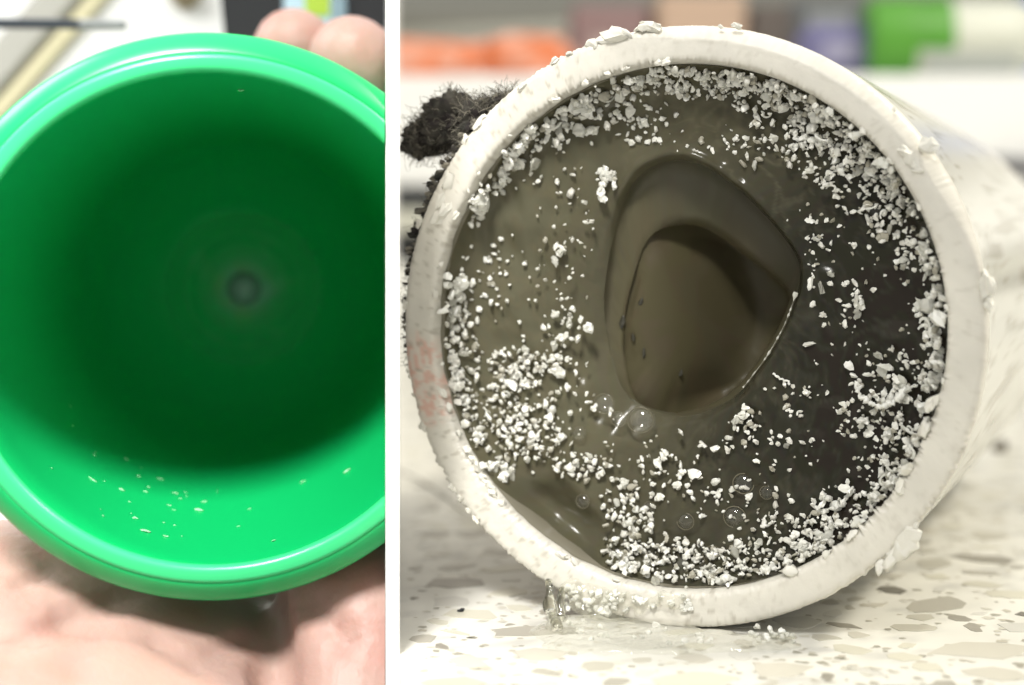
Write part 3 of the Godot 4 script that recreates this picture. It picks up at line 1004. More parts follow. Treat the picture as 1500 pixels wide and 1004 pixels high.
# ---------------------------------------------------------------- clear gel that runs out over the table
func puddle() -> void:
	var root := thing("gel_spill", pipe_frame, "clear wet gel run out under the pipe rim onto the terrazzo", "gel")
	var f := Field.new(Vector3(-0.023, -0.0455, -0.003), Vector3(0.026, -0.0345, 0.025), 0.0004)
	var low := -0.0445
	for e in [[-14, 8, 5, 6], [-10, 14, 5, 6.5], [-4, 9, 8, 8.5], [3, 10, 7, 6], [9, 6.5, 7, 5], [15, 4, 5.5, 3.4], [-12, 3, 6, 4], [-1, 3, 9, 4]]:
		f.ellipsoid(Vector3(e[0] * MM, low, e[1] * MM), Vector3(e[2] * MM, (0.9 + 0.25 * n1(e[0], 5)) * MM, e[3] * MM), 0.0012)
	var film := MB.new()
	f.build(film)
	for i in film.v.size():
		var p := film.v[i] * 1000.0
		film.v[i] += Vector3(n3(p + Vector3.ONE * 40, 0.2) * 0.001, n3(p, 0.2) * 0.00035, n3(p + Vector3.ONE * 90, 0.2) * 0.001)
	put("puddle_film", film.mesh(), M.film, root)
	f.f.fill(0.05)
	# strands that hang from the rim
	f.capsule(Vector3(-0.0193, -0.0392, 0.0008), Vector3(-0.0187, -0.0425, 0.0026), 0.0007, 0.0006, 0.0015)
	f.capsule(Vector3(-0.0187, -0.0425, 0.0026), Vector3(-0.0150, -0.0440, 0.0085), 0.0006, 0.0009, 0.0018)
	f.capsule(Vector3(-0.0172, -0.0400, 0.0008), Vector3(-0.0165, -0.0440, 0.0030), 0.0005, 0.0007, 0.001)
	var sb := MB.new()
	f.build(sb)
	for i in sb.v.size():
		var p := sb.v[i] * 1000.0
		sb.v[i] += Vector3(n3(p, 0.4) * 0.0003, 0, n3(p + Vector3.ONE * 9, 0.4) * 0.0003)
	put("gel_strand", sb.mesh(), M.clear_gel, root)
	f.f.fill(0.05)
	# wet lumps over the lower rim
	for e in [[-15.5, -39.9, 1.9], [-13.4, -40.9, 1.8], [-11.6, -40.3, 1.7], [-9.8, -41.2, 1.8], [-8.2, -41.0, 1.4], [-6.0, -40.6, 1.2], [-3.6, -41.2, 1.0], [-1.6, -40.4, 1.1], [0.2, -40.9, 1.0], [-14.4, -42.4, 1.6], [-11.8, -42.8, 1.9], [-9.4, -43.2, 1.6], [-0.6, -39.6, 0.8], [1.6, -40.0, 0.8], [-4.8, -42.4, 0.9]]:
		f.ellipsoid(Vector3(e[0] * MM, e[1] * MM, 0.0003), Vector3(e[2] * 1.15 * MM, e[2] * 0.8 * MM, e[2] * 0.75 * MM), 0.0009)
	var b := MB.new()
	f.build(b)
	for i in b.v.size():
		var p := b.v[i] * 1000.0
		b.v[i] += Vector3(n3(p + Vector3.ONE * 40, 0.5) * 0.0005, n3(p, 0.5) * 0.0006, n3(p + Vector3.ONE * 90, 0.5) * 0.0009)
	put("wet_lumps", b.mesh(), M.film, root)
	var chunks := crumb_meshes(77, 4)
	for i in 95:
		var o := put("plastic_crumb", chunks[rng.randi() % 4], M.crumbs[[0, 2, 4][rng.randi() % 3]], root)
		var where := Vector3(rng.randf_range(-17, -7), rng.randf_range(-43.0, -39.6), rng.randf_range(0.2, 1.0))
		if i > 45:
			where = Vector3(rng.randf_range(-6, 3), rng.randf_range(-41.5, -39.4), rng.randf_range(0.2, 0.7))
		if i > 60:
			where = Vector3(rng.randf_range(-16, 8), -44.3, rng.randf_range(1, 13))
		if i > 78:
			where = Vector3(rng.randf_range(11, 20), rng.randf_range(-44.4, -42.8), rng.randf_range(0.5, 4.5))
		o.transform = Transform3D(Basis(Vector3(rng.randfn(), rng.randfn(), rng.randfn()).normalized(), rng.randf() * TAU).scaled(Vector3.ONE * rng.randf_range(0.3, 0.62) * MM), where * MM)

# ---------------------------------------------------------------- lint
func fibre(b: MB, start: Vector3, dir: Vector3, long: float, thick: float, curl: float, col: Color) -> void:
	var path := []
	var rad := []
	var p := start
	var d := dir.normalized()
	for i in 6:
		path.append(p)
		rad.append(thick)
		p += d * long / 5.0
		d = (d + Vector3(rng.randfn(), rng.randfn(), rng.randfn()) * curl).normalized()
	b.tube(path, rad, 3, false, col)

func lint() -> void:
	var root := thing("lint_clump", pipe_frame, "dark grey fuzzy clump of lint stuck to the upper left of the pipe", "lint")
	var s := SphereMesh.new()
	s.radial_segments = 56
	s.rings = 34
	s.radius = 1.0
	s.height = 2.0
	var arr := s.get_mesh_arrays()
	var b := MB.new()
	for part in [[-38.8, 31.6, 6.4, 3.9, 7.0], [-33.2, 31.4, 3.4, 3.2, 5.0], [-29.2, 34.4, 3.6, 1.5, 5.5], [-43.4, 29.6, 3.2, 2.8, 7.0]]:
		var at := b.v.size()
		for p in arr[Mesh.ARRAY_VERTEX]:
			var q: Vector3 = p * Vector3(part[2], part[3], 3.4)
			q *= 1.0 + n3(q + Vector3(part[0], 0, 0), 0.22) * 0.75 + n3(q, 0.9) * 0.3
			var k := clampf(0.25 + n3(q, 0.3) * 0.9, 0, 1)
			b.point(at_mm(part[0] + q.x, part[1] + q.y, part[4] - q.z), Color(0.012, 0.011, 0.009).lerp(Color(0.085, 0.078, 0.062), k))
		for i in arr[Mesh.ARRAY_INDEX]:
			b.t.append(at + i)
	var core := b.v.duplicate()
	keep_right(b, pipe_frame)
	put("matted_core", b.mesh(), M.lint, root)
	b = MB.new()
	for i in 3000:
		var p: Vector3 = core[rng.randi() % core.size()]
		var shade := rng.randf()
		var col := Color(0.02, 0.018, 0.014).lerp(Color(0.34, 0.315, 0.25), shade * shade)
		fibre(b, p, Vector3(rng.randfn(), rng.randfn(), rng.randfn() + 0.4), rng.randf_range(0.0008, 0.0034), rng.randf_range(0.00002, 0.00005), 0.5, col)
	keep_right(b, pipe_frame)
	tag(put("loose_fibres", b.mesh(), M.lint, root), "", "", "", "stuff")
	# dust caught along the outer edge
	var dust := thing("lint_trail", pipe_frame, "thin trail of dark dust and fibres along the left outer edge of the pipe", "lint")
	b = MB.new()
	var flakes := MB.new()
	var seed_mesh: ArrayMesh = crumb_meshes(5, 1)[0]
	var sa := seed_mesh.surface_get_arrays(0)
	var one := MB.new()
	one.v = sa[Mesh.ARRAY_VERTEX]
	one.c = sa[Mesh.ARRAY_COLOR]
	one.t = sa[Mesh.ARRAY_INDEX]
	for i in 900:
		var deg := lerpf(136.0, 190.0, pow(rng.randf(), 1.2))
		var thin := smoothstep(192.0, 150.0, deg)
		var r := 44.55 + absf(rng.randfn()) * 0.45 * (0.4 + thin)
		var a := deg_to_rad(deg)
		var p := at_mm(cos(a) * r, sin(a) * r, rng.randf_range(0.6, 4.5))
		var out := Vector3(cos(a), sin(a), 0)
		var col := Color(0.02, 0.018, 0.015).lerp(Color(0.30, 0.28, 0.23), pow(rng.randf(), 2.0))
		if i % 3 == 0:
			flakes.append(one, Transform3D(Basis(out.cross(Vector3.BACK), rng.randf() * TAU).scaled(Vector3(0.55, 0.4, 0.6) * MM * rng.randf_range(0.5, 1.4) * (0.45 + 0.6 * thin)), p), col)
		else:
			fibre(b, p, out * 0.6 + Vector3(rng.randfn(), rng.randfn(), rng.randfn()) * 0.7, rng.randf_range(0.0006, 0.0022), 0.00003, 0.5, col)
	keep_right(b, pipe_frame)
	keep_right(flakes, pipe_frame)
	tag(put("dust_fibres", b.mesh(), M.lint, dust), "", "", "", "stuff")
	tag(put("dust_flakes", flakes.mesh(), M.lint, dust), "", "", "", "stuff")

# ---------------------------------------------------------------- the green cup
func lathe(profile: Array, seg := 160) -> MB:             # [radius, depth] in mm about the cup's axis
	var b := MB.new()
	var list := []
	for q in profile:
		var row := []
		for i in seg:
			var a := TAU * i / seg
			row.append(at_mm(cos(a) * q[0], sin(a) * q[0], q[1]))
		list.append(row)
	b.rows(list, true)
	return b

func cup() -> void:
	var root := thing("green_cup", cup_frame, "bright green plastic cup held in the hand, its open mouth facing out", "cup")
	var b := lathe([[37.4, 5.0], [36.4, 6.2], [35.6, 10.0], [31.6, 70.0], [29.2, 100.0], [28.0, 103.5], [20.0, 104.0], [0.01, 104.0]])
	keep_left(b, cup_frame)
	put("outer_wall", b.mesh(), M.cup, root)
	b = lathe([[34.1, 1.2], [33.7, 4.0], [32.6, 20.0], [30.9, 50.0], [29.6, 72.0], [28.4, 82.0], [26.4, 89.0], [23.2, 94.6], [19.2, 98.4], [15.4, 100.2]])
	keep_left(b, cup_frame)
	put("inner_wall", b.mesh(), M.cup, root)
	b = lathe([[34.1, 1.25], [34.2, 0.5], [34.5, 0.12], [35.0, 0.0], [36.0, 0.08], [36.4, 0.24], [36.6, 0.55]])
	keep_left(b, cup_frame)
	put("lip", b.mesh(), M.cup_lip, root)
	b = lathe([[36.55, 0.6], [36.8, 0.52], [37.2, 0.70], [37.8, 1.05], [38.6, 1.7], [39.3, 2.4], [39.7, 3.0], [39.8, 4.2], [39.4, 5.2], [38.4, 5.7], [37.0, 5.8]])
	keep_left(b, cup_frame)
	put("outer_bead", b.mesh(), M.cup, root)
	# the floor, with turned rings
	var prof := []
	for i in 80:
		var r := lerpf(15.5, 3.2, i / 79.0)
		prof.append([r, 100.2 + 0.06 * sin(r * 1.9) * (0.3 + 0.7 * absf(sin(r * 0.43))) * smoothstep(15.5, 12.0, r) - (15.5 - r) * 0.02])
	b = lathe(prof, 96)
	for i in b.v.size():
		var p := b.v[i] * 1000.0
		b.v[i].z += n3(p, 0.05) * 0.0003
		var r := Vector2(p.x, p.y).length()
		var grey := clampf(exp(-r * r / 26.0) * 0.75 + maxf(0.0, n3(p, 0.09) * 0.5 - 0.03) * smoothstep(14.0, 5.0, r), 0, 0.9)  # pale centre and blotches: a reflection painted into the floor colour
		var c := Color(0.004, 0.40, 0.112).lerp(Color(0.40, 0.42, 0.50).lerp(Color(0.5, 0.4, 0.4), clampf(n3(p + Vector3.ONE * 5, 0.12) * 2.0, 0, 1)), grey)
		c.a = 1
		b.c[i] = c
	var floor_mat := mat(Color(1, 1, 1), 0.35, {"metallic_specular": 0.22})
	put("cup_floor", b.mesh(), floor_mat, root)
	b = lathe([[3.3, 100.0], [3.0, 98.6], [2.2, 97.6], [1.0, 97.3], [0.01, 97.2]], 32)
	put("moulding_nub", b.mesh(), mat(Color(0.30, 0.31, 0.36), 0.2), root)  # grey-blue tone paints a reflection onto the nub
	# a nick in the lip's edge and pale specks of dust inside
	var chunks := crumb_meshes(90, 4)
	var dusty := mat(Color(0.26, 0.55, 0.32), 0.7)
	var specks := [[236, 46, 0.7], [242, 40, 0.5], [248, 44, 0.8], [254, 38, 0.7], [263, 36, 0.5], [262, 30, 1.0], [240, 28, 0.6], [232, 24, 0.9], [251, 12, 0.8], [256, 12, 0.6], [292, 40, 0.7], [306, 30, 0.9], [228, 36, 0.5], [84, 14, 0.9], [246, 33, 0.5]]
	for i in 26:
		specks.append([252.0 + rng.randfn() * 16.0, rng.randf_range(8, 48), rng.randf_range(0.18, 0.5)])
	for s in specks:
		var a := deg_to_rad(s[0])
		var r := lerpf(34.0, 28.8, s[1] / 90.0) - 0.25
		var o := put("dust_speck", chunks[rng.randi() % 4], dusty, root)
		var n := Vector3(-cos(a), -sin(a), 0)
		var side := n.cross(Vector3.BACK).normalized()
		o.transform = Transform3D(Basis(side * rng.randf_range(0.8, 1.7), n * 0.3, Vector3.BACK * rng.randf_range(0.9, 1.9)) * (float(s[2]) * 0.62 * MM), at_mm(cos(a) * r, sin(a) * r, s[1]))

# ---------------------------------------------------------------- the hand
func hand() -> void:
	var f := Field.new(Vector3(-0.15, -0.075, -0.375), Vector3(0.000, 0.106, -0.180), 0.0016)
	# palm and wrist
	f.ellipsoid(Vector3(-0.068, -0.021, -0.252), Vector3(0.044, 0.0285, 0.062), 0.006, Basis(Vector3.UP, 0.2))
	f.ellipsoid(Vector3(-0.086, -0.012, -0.238), Vector3(0.034, 0.026, 0.034), 0.012)
	f.capsule(Vector3(-0.10, -0.03, -0.262), Vector3(-0.16, -0.075, -0.275), 0.030, 0.027, 0.02)
	# ball of the thumb and thumb, to the right of the deep crease
	f.capsule(Vector3(-0.0245, -0.040, -0.212), Vector3(-0.0225, -0.0020, -0.238), 0.0150, 0.0136, 0.002)
	f.capsule(Vector3(-0.0225, -0.0020, -0.238), Vector3(0.000, 0.008, -0.250), 0.0130, 0.0105, 0.006)
	f.capsule(Vector3(-0.060, -0.040, -0.245), Vector3(-0.022, -0.043, -0.222), 0.024, 0.016, 0.006)
	# four fingers that go round the cup behind it; two tips come over its top
	var chains := [
		[[-0.020, -0.030, -0.275, 0.0115], [0.002, 0.010, -0.300, 0.0105], [-0.006, 0.055, -0.322, 0.0098], [-0.0195, 0.0838, -0.320, 0.0088], [-0.0294, 0.0910, -0.2906, 0.0080]],
		[[-0.032, -0.030, -0.300, 0.0115], [-0.006, 0.008, -0.325, 0.0105], [-0.016, 0.055, -0.342, 0.0098], [-0.031, 0.0840, -0.336, 0.0088], [-0.0417, 0.0944, -0.3029, 0.0078]],
		[[-0.046, -0.030, -0.315, 0.011], [-0.018, 0.002, -0.345, 0.0098], [-0.026, 0.040, -0.350, 0.009], [-0.040, 0.058, -0.345, 0.008]],
		[[-0.060, -0.030, -0.325, 0.010], [-0.034, -0.004, -0.352, 0.009], [-0.040, 0.024, -0.356, 0.008], [-0.050, 0.040, -0.352, 0.0072]]]
	for ch in chains:
		for i in ch.size() - 1:
			var a := Vector3(ch[i][0], ch[i][1], ch[i][2])
			var b := Vector3(ch[i + 1][0], ch[i + 1][1], ch[i + 1][2])
			f.capsule(a, b, ch[i][3], ch[i + 1][3], 0.0025)
	# creases of the palm
	var creases := [
		[Vector3(-0.0685, 0.0015, -0.2100), Vector3(-0.0625, 0.0038, -0.2175), 0.0016, 0.0011], [Vector3(-0.0625, 0.0038, -0.2175), Vector3(-0.0575, 0.006, -0.2245), 0.0016, 0.0012], [Vector3(-0.0575, 0.006, -0.2245), Vector3(-0.0548, 0.0066, -0.2285), 0.0014, 0.0009],
		[Vector3(-0.0592, 0.0005, -0.209), Vector3(-0.0585, 0.0035, -0.218), 0.0013, 0.0008], [Vector3(-0.0585, 0.0035, -0.218), Vector3(-0.0570, 0.005, -0.2215), 0.0013, 0.0008],
		[Vector3(-0.0675, 0.0095, -0.2255), Vector3(-0.0712, 0.0065, -0.2205), 0.0013, 0.0008], [Vector3(-0.0437, -0.0018, -0.2178), Vector3(-0.0392, -0.002, -0.229), 0.0013, 0.0007],
		[Vector3(-0.0295, 0.0048, -0.2275), Vector3(-0.0240, 0.0, -0.2222), 0.0015, 0.0009], [Vector3(-0.0505, 0.001, -0.2185), Vector3(-0.0447, -0.0022, -0.2165), 0.0012, 0.0006],
		[Vector3(-0.0359, 0.0025, -0.2332), Vector3(-0.0340, -0.0058, -0.2221), 0.0022, 0.0022], [Vector3(-0.0340, -0.0058, -0.2221), Vector3(-0.0335, -0.0100, -0.2180), 0.0022, 0.0020]]
	for g in creases:
		f.groove(g[0], g[1], g[2] * 1.1, g[3] * 2.1)
	var b := MB.new()
	f.build(b)
	var inv := cup_frame.affine_inverse()
	for i in b.v.size():
		# skin pressed against the cup stops at its wall
		var q := inv * b.v[i] * 1000.0
		if q.z < -1.0 and q.z > -103.0:
			var wall := lerpf(36.0, 29.4, clampf(-q.z / 100.0, 0, 1)) + 0.25
			var r := Vector2(q.x, q.y)
			if r.length() < wall:
				r = r.normalized() * wall
				b.v[i] = cup_frame * (Vector3(r.x, r.y, q.z) * MM)
		var p := b.v[i]
		var k := n3(p, 45) * 0.5 + n3(p, 130) * 0.3
		var c := Color(0.385, 0.245, 0.208) * (1.0 + k * 0.14)
		c = c.lerp(Color(0.40, 0.165, 0.13), clampf(n3(p + Vector3.ONE, 60) * 1.1 - 0.1, 0, 0.4))
		c = c.lerp(Color(0.34, 0.26, 0.255), clampf(n3(p + Vector3.ONE * 3, 38) * 1.1, 0, 0.35))
		c.a = 1
		b.c[i] = c
	keep_left(b)
	var o := put("person", b.mesh(), M.skin, self)
	tag(o, "bare hand cupped under the green cup, two fingertips curled over its top", "person")

# ---------------------------------------------------------------- behind the cup
func left_background() -> void:
	var frame := Transform3D(Basis(Vector3.RIGHT, -0.28), Vector3(-0.09, 0.05, -0.40))   # the leaning board's own axes
	var root := thing("upturned_desk_top", frame, "white desk top turned up as a leaning board behind the green cup, with a diagonal wooden edge", "board")  # desk surface turned up to stand behind the cup
	var b := MB.new()
	b.box(Vector3(-0.16, -0.14, -0.006), Vector3(0.12, 0.16, 0.0), 0.001)
	keep_left(b, frame)
	put("white_panel", b.mesh(true), mat(Color(0.88, 0.88, 0.86), 0.5), root)
	var dirv := Vector2(0.0264, 0.0354).normalized()
	var strip := func(called: String, off: float, wide: float, z: float, m: Material):
		var s := MB.new()
		s.box(Vector3(-0.2, off, 0.0005), Vector3(0.2, off + wide, z), 0.0012)
		var xf := Transform3D(Basis(Vector3.BACK, dirv.angle()), Vector3(-0.0431, 0.0396, 0))
		var t := MB.new()
		t.append(s, xf)
		t.clip(frame.basis.inverse() * Vector3(1, 0, 0) * 0 + Vector3(1, 0, 0), Vector3(-0.16, 0, 0))
		keep_left(t, frame)
		put(called, t.mesh(true), m, root)
	strip.call("wooden_edge", 0.0, 0.0046, 0.0025, mat(Color(0.72, 0.66, 0.42), 0.5))
	strip.call("grey_rail", 0.0048, 0.0098, 0.004, mat(Color(0.42, 0.41, 0.36), 0.4))
	strip.call("dark_groove", 0.0148, 0.0012, 0.0015, mat(Color(0.22, 0.21, 0.18), 0.5))
	# pen
	var pen := thing("pen", Transform3D(Basis(Vector3.BACK, -0.01) , Vector3(-0.0823, 0.1040, -0.3385)), "slim dark pen with a grey tip lying across the white board's edge", "pen")
	var lying := func(list: Array, m: Material, called: String):
		var path := []
		var rad := []
		for q in list:
			path.append(Vector3(q[0], 0, 0))
			rad.append(q[1])
		var t := MB.new()
		t.tube(path, rad, 20)
		put(called, t.mesh(), m, pen)
	lying.call([[-0.12, 0.00115], [-0.02, 0.00115], [-0.0098, 0.00112]], mat(Color(0.035, 0.045, 0.06), 0.15), "barrel")
	lying.call([[-0.0098, 0.00118], [-0.004, 0.00118], [-0.0006, 0.00112], [0.0, 0.0006]], mat(Color(0.25, 0.26, 0.27), 0.3), "tip")
	# black case with a label
	var bag := thing("black_case", Transform3D(Basis(Vector3.BACK, 0.0), Vector3(-0.045, 0.098, -0.372)), "matt black case behind the fingertips with a blue and lime label", "case")
	b = MB.new()
	var dark := [Vector3(-0.0245, 0.03, 0), Vector3(-0.0205, -0.004, 0), Vector3(-0.019, -0.03, 0), Vector3(0.05, -0.03, 0), Vector3(0.05, 0.03, 0)]
	var back := []
	for p in dark:
		back.append(p + Vector3(0, 0, -0.012))
	b.face(dark.duplicate(), Vector3(0.01, 0, -0.006))
	b.face(back.duplicate(), Vector3(0.01, 0, -0.006))
	for i in 5:
		b.face([dark[i], dark[(i + 1) % 5], back[(i + 1) % 5], back[i]], Vector3(0.01, 0, -0.006))
	keep_left(b, bag.transform)
	put("shell", b.mesh(true), M.dark, bag)
	for q in [[-0.0085, 0.0128, 0.0046, 0.03, 0.0006, Color(0.50, 0.68, 0.80), "label"], [-0.0035, 0.0160, 0.0036, 0.03, 0.0010, Color(0.42, 0.60, 0.06), "lime_patch"], [0.0030, 0.0128, 0.0072, 0.03, 0.0012, Color(0.25, 0.36, 0.42), "label_edge"]]:
		b = MB.new()
		var x1 := 0.0030 if q[6] != "label_edge" else 0.0062
		if q[6] == "lime_patch":
			x1 = 0.0024
		b.box(Vector3(q[0], q[1] - 0.0035, 0.0003), Vector3(x1, q[3], q[4]), 0.0002)
		put(q[6], b.mesh(true), mat(q[5], 0.4), bag)
	var knob := MB.new()
	knob.tube([Vector3(0, 0, 0), Vector3(0, 0, 0.004), Vector3(0, 0, 0.006)], [0.004, 0.004, 0.0028], 20)
	var kn := put("board_knob", knob.mesh(), mat(Color(0.30, 0.24, 0.14), 0.4), root)
	kn.position = Vector3(0.0035, 0.0762, 0.0)

# ---------------------------------------------------------------- behind the pipe
func far_box(called: String, lo: Vector3, hi: Vector3, bevel: float, m: Material, label: String, cat: String) -> Node3D:
	var b := MB.new()
	b.box(lo, hi, bevel)
	keep_right(b)
	var o := put(called, b.mesh(true), m, self)
	tag(o, label, cat)
	return o

func far_x(px: float, z: float) -> float:
	return (px - 750.0) / 2300.0 * z

func right_background() -> void:
	var b := MB.new()
	b.box(Vector3(-0.3, -0.3, -1.52), Vector3(1.2, 0.9, -1.5), 0.002)
	keep_right(b)
	tag(put("back_wall", b.mesh(true), mat(Color(0.30, 0.30, 0.27), 0.8), self), "", "", "", "structure")
	# a white cabinet whose top carries the things
	var z := -0.90
	var root := thing("white_cabinet", Transform3D(), "low white cabinet with a dark gap below standing behind the pipe", "cabinet")
	for q in [["lower_panel", -0.02, 0.0475, z - 0.29, z - 0.003, Color(0.80, 0.80, 0.76)], ["dark_gap", 0.0480, 0.0648, z - 0.29, z - 0.02, Color(0.02, 0.022, 0.026)], ["cream_strip", 0.0655, 0.0785, z - 0.29, z - 0.005, Color(0.62, 0.62, 0.54)], ["grey_recess", 0.0790, 0.0915, z - 0.29, z - 0.02, Color(0.12, 0.13, 0.14)], ["white_body", 0.0920, 0.1548, z - 0.30, z, Color(0.86, 0.87, 0.87)]]:
		b = MB.new()
		b.box(Vector3(-0.15, q[1], q[3]), Vector3(0.62, q[2], q[4]), 0.0015)
		keep_right(b)
		put(q[0], b.mesh(true), mat(q[5], 0.45), root)
	b = MB.new()
	b.tube([Vector3(0.272, 0.1035, z), Vector3(0.276, 0.1025, z + 0.014), Vector3(0.30, 0.100, z + 0.016), Vector3(0.34, 0.098, z + 0.016), Vector3(0.345, 0.098, z)], [0.005, 0.005, 0.0055, 0.005, 0.005], 12)
	put("handle", b.mesh(), mat(Color(0.10, 0.10, 0.11), 0.4), root)
	var top := 0.1550
	# crumpled orange packets
	for k in [[-0.058, 0.0175, -0.945, 0.030, 0.0], [-0.022, 0.0165, -0.95, 0.026, 0.4], [0.010, 0.0185, -0.94, 0.026, -0.3]]:
		b = MB.new()
		var s := SphereMesh.new()
		s.radial_segments = 28
		s.rings = 14
		var arr := s.get_mesh_arrays()
		for p in arr[Mesh.ARRAY_VERTEX]:
			var q: Vector3 = p * 2.0
			q = Vector3(signf(q.x) * pow(absf(q.x), 0.6), signf(q.y) * pow(absf(q.y), 0.7), signf(q.z) * pow(absf(q.z), 0.7))
			q *= 1.0 + n3(q + Vector3.ONE * k[0] * 90.0, 1.3) * 0.3
			var pale := clampf(n3(q + Vector3(k[0] * 500.0, 0, 0), 0.8) * 2.4, 0, 1)
			b.point(Vector3(k[0] + q.x * k[3], top + k[1] * (1 + q.y) * 0.72, k[2] + q.z * 0.014), Color(0.75, 0.20, 0.07).lerp(Color(0.82, 0.52, 0.42), pale))
		for i in arr[Mesh.ARRAY_INDEX]:
			b.t.append(i)
		keep_right(b)
		var o := put("orange_packet", b.mesh(), mat(Color.WHITE, 0.3), self)
		tag(o, ["crumpled orange packet at the left end of the cabinet top, against the white board", "middle crumpled orange packet on the cabinet top", "crumpled orange packet beside the mauve carton on the cabinet top"][[0.0, 0.4, -0.3].find(k[4])], "packet", "orange packets on the cabinet")
	far_box("mauve_carton", Vector3(0.036, top, -1.02), Vector3(0.085, top + 0.05, -0.97), 0.003, mat(Color(0.26, 0.17, 0.17), 0.6), "mauve carton on the cabinet behind the top of the pipe", "carton")
	far_box("tan_carton", Vector3(0.088, top, -1.01), Vector3(0.142, top + 0.055, -0.96), 0.003, mat(Color(0.50, 0.36, 0.27), 0.6), "tan carton beside the mauve carton on the cabinet", "carton")
	far_box("brown_carton", Vector3(0.145, top, -1.02), Vector3(0.172, top + 0.05, -0.97), 0.003, mat(Color(0.12, 0.10, 0.09), 0.6), "dark brown carton between the tan carton and the violet pouch", "carton")
	far_box("dark_tray", Vector3(-0.10, top, -1.08), Vector3(0.034, top + 0.030, -1.03), 0.003, mat(Color(0.07, 0.075, 0.07), 0.5), "dark grey tray behind the orange packets", "tray")
	far_box("violet_pouch", Vector3(0.168, top, -0.955), Vector3(0.226, top + 0.033, -0.925), 0.008, mat(Color(0.16, 0.155, 0.30), 0.6), "dull violet pouch beside the green and white bottle", "pouch")
	far_box("slate_box", Vector3(0.174, top, -1.05), Vector3(0.245, top + 0.058, -1.0), 0.003, mat(Color(0.13, 0.14, 0.15), 0.6), "slate grey box behind the violet pouch", "box")
	far_box("blue_box", Vector3(0.318, top, -1.02), Vector3(0.36, top + 0.06, -0.98), 0.003, mat(Color(0.05, 0.16, 0.55), 0.5), "blue box at the right end behind the bottle", "box")
	for q in [["mauve_carton", 0.048, 0.012, 0.066, 0.030, -0.9697, Color(0.45, 0.36, 0.34)], ["tan_carton", 0.098, 0.006, 0.128, 0.026, -0.9597, Color(0.62, 0.50, 0.42)], ["violet_pouch", 0.182, 0.010, 0.204, 0.022, -0.9247, Color(0.30, 0.29, 0.42)], ["slate_box", 0.186, 0.038, 0.214, 0.050, -0.9997, Color(0.32, 0.34, 0.35)]]:
		b = MB.new()
		b.box(Vector3(q[1], top + q[2], q[5] - 0.001), Vector3(q[3], top + q[4], q[5] + 0.0003), 0.0001)
		put("paper_label", b.mesh(true), mat(q[6], 0.6), get_node(q[0]))
	# shelf above, a pale rail along its front
	var shelf := thing("wall_shelf", Transform3D(), "grey shelf with a pale metal rail above the orange packets", "shelf")
	b = MB.new()
	b.box(Vector3(-0.25, 0.207, -1.28), Vector3(0.7, 0.222, -1.10), 0.002)
	keep_right(b)
	put("board", b.mesh(true), mat(Color(0.25, 0.25, 0.22), 0.5), shelf)
	b = MB.new()
	b.tube([Vector3(-0.2, 0.1935, -1.10), Vector3(0.02, 0.2035, -1.10), Vector3(0.16, 0.212, -1.10)], [0.008, 0.008, 0.008], 16)
	keep_right(b)
	put("rail", b.mesh(), mat(Color(0.42, 0.42, 0.37), 0.35), shelf)
	# the bottle lies on its side
	var bottle := thing("plastic_bottle", Transform3D(Basis(), Vector3(0.255, top + 0.0235, -0.93)), "white plastic bottle with a bright green label lying on the cabinet", "bottle")
	var lay := func(list: Array, m: Material, called: String):
		var path := []
		var rad := []
		for q in list:
			path.append(Vector3(q[0], 0, 0))
			rad.append(q[1])
		var t := MB.new()
		t.tube(path, rad, 28)
		put(called, t.mesh(), m, bottle)
	lay.call([[-0.040, 0.010], [-0.036, 0.019], [-0.028, 0.023], [0.030, 0.0235], [0.044, 0.022], [0.050, 0.016]], mat(Color(0.62, 0.64, 0.56), 0.35), "bottle_body")
	lay.call([[-0.0475, 0.020], [-0.046, 0.0235], [-0.022, 0.0242], [-0.0215, 0.0236]], mat(Color(0.09, 0.32, 0.03), 0.4), "cap")
	b = MB.new()
	var rows := []
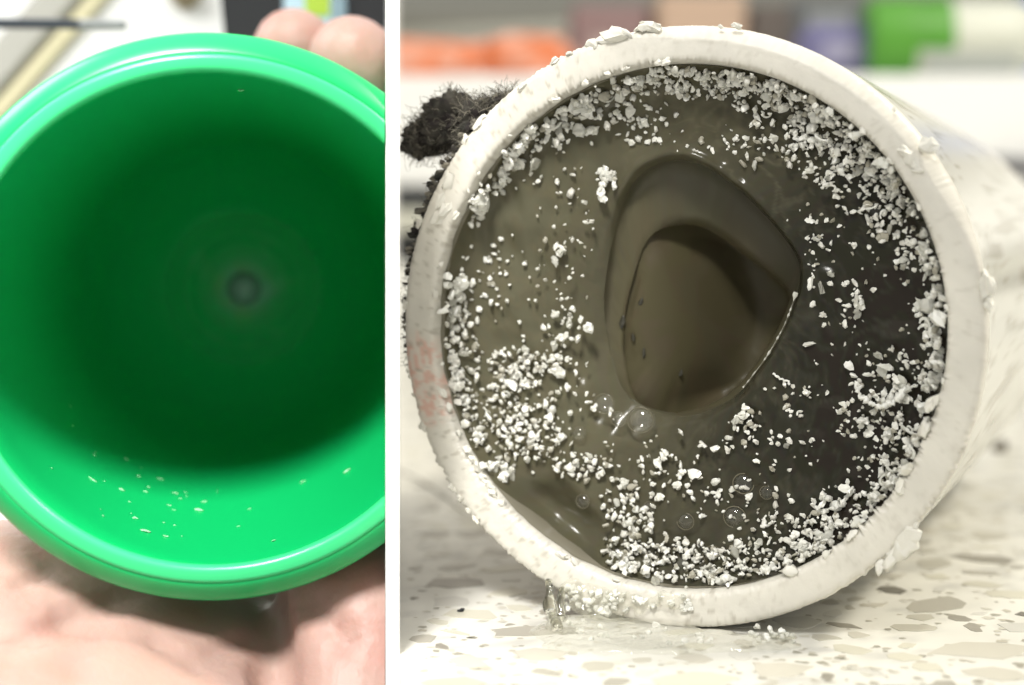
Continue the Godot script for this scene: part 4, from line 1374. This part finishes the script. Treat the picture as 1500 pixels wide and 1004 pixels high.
	for x in [-0.0215, -0.001]:
		var row := []
		for i in 14:
			var a := lerpf(-0.35, 1.15, i / 13.0)
			row.append(Vector3(x, sin(a) * 0.0242, cos(a) * 0.0242))
		rows.append(row)
	b.rows(rows)
	put("green_label", b.mesh(), mat(Color(0.08, 0.30, 0.025), 0.4), bottle)
	b = MB.new()
	rows = []
	for x in [-0.017, 0.036]:
		var row := []
		for i in 10:
			var a := lerpf(-1.1, -0.40, i / 9.0)
			row.append(Vector3(x, sin(a) * 0.02425, cos(a) * 0.02425))
		rows.append(row)
	b.rows(rows)
	put("grey_label", b.mesh(), mat(Color(0.50, 0.53, 0.50), 0.4), bottle)

# ---------------------------------------------------------------- hairs and specks
func small_things() -> void:
	var dark := mat(Color(0.10, 0.09, 0.07), 0.5)
	var b := MB.new()
	b.tube([Vector3(-0.0300, 0.0004, -0.395), Vector3(-0.022, 0.0006, -0.375), Vector3(-0.0150, 0.0006, -0.350), Vector3(-0.0100, 0.0004, -0.330)], [0.00016, 0.00016, 0.00016, 0.00012], 6)
	keep_right(b)
	tag(put("hair", b.mesh(), dark, self), "fine hair lying on the terrazzo at the left of the pipe", "hair")
	b = MB.new()
	b.tube([Vector3(-0.0045, 0.077, -0.2335), Vector3(-0.0065, 0.0785, -0.233), Vector3(-0.0078, 0.0805, -0.233)], [0.00004, 0.00004, 0.00003], 5)
	tag(put("hair", b.mesh(), dark, self), "fine hair rising from the lint on the pipe's upper left", "hair")
	var grain: Mesh = crumb_meshes(12, 1)[0]
	var o := put("dark_speck", grain, M.dark, self)
	o.transform = Transform3D(Basis().scaled(Vector3(0.0006, 0.0004, 0.0006)), Vector3(-0.0079, 0.0003, -0.2408))
	tag(o, "small black speck on the terrazzo below the left of the pipe", "speck")
	o = put("brown_crumb", grain, mat(Color(0.07, 0.055, 0.035), 0.7), self)
	o.transform = Transform3D(Basis(Vector3.UP, 0.5).scaled(Vector3(0.0030, 0.0022, 0.0040)), Vector3(0.1363, 0.001, -0.4357))
	tag(o, "dark brown crumb on the terrazzo at the right of the pipe", "crumb")
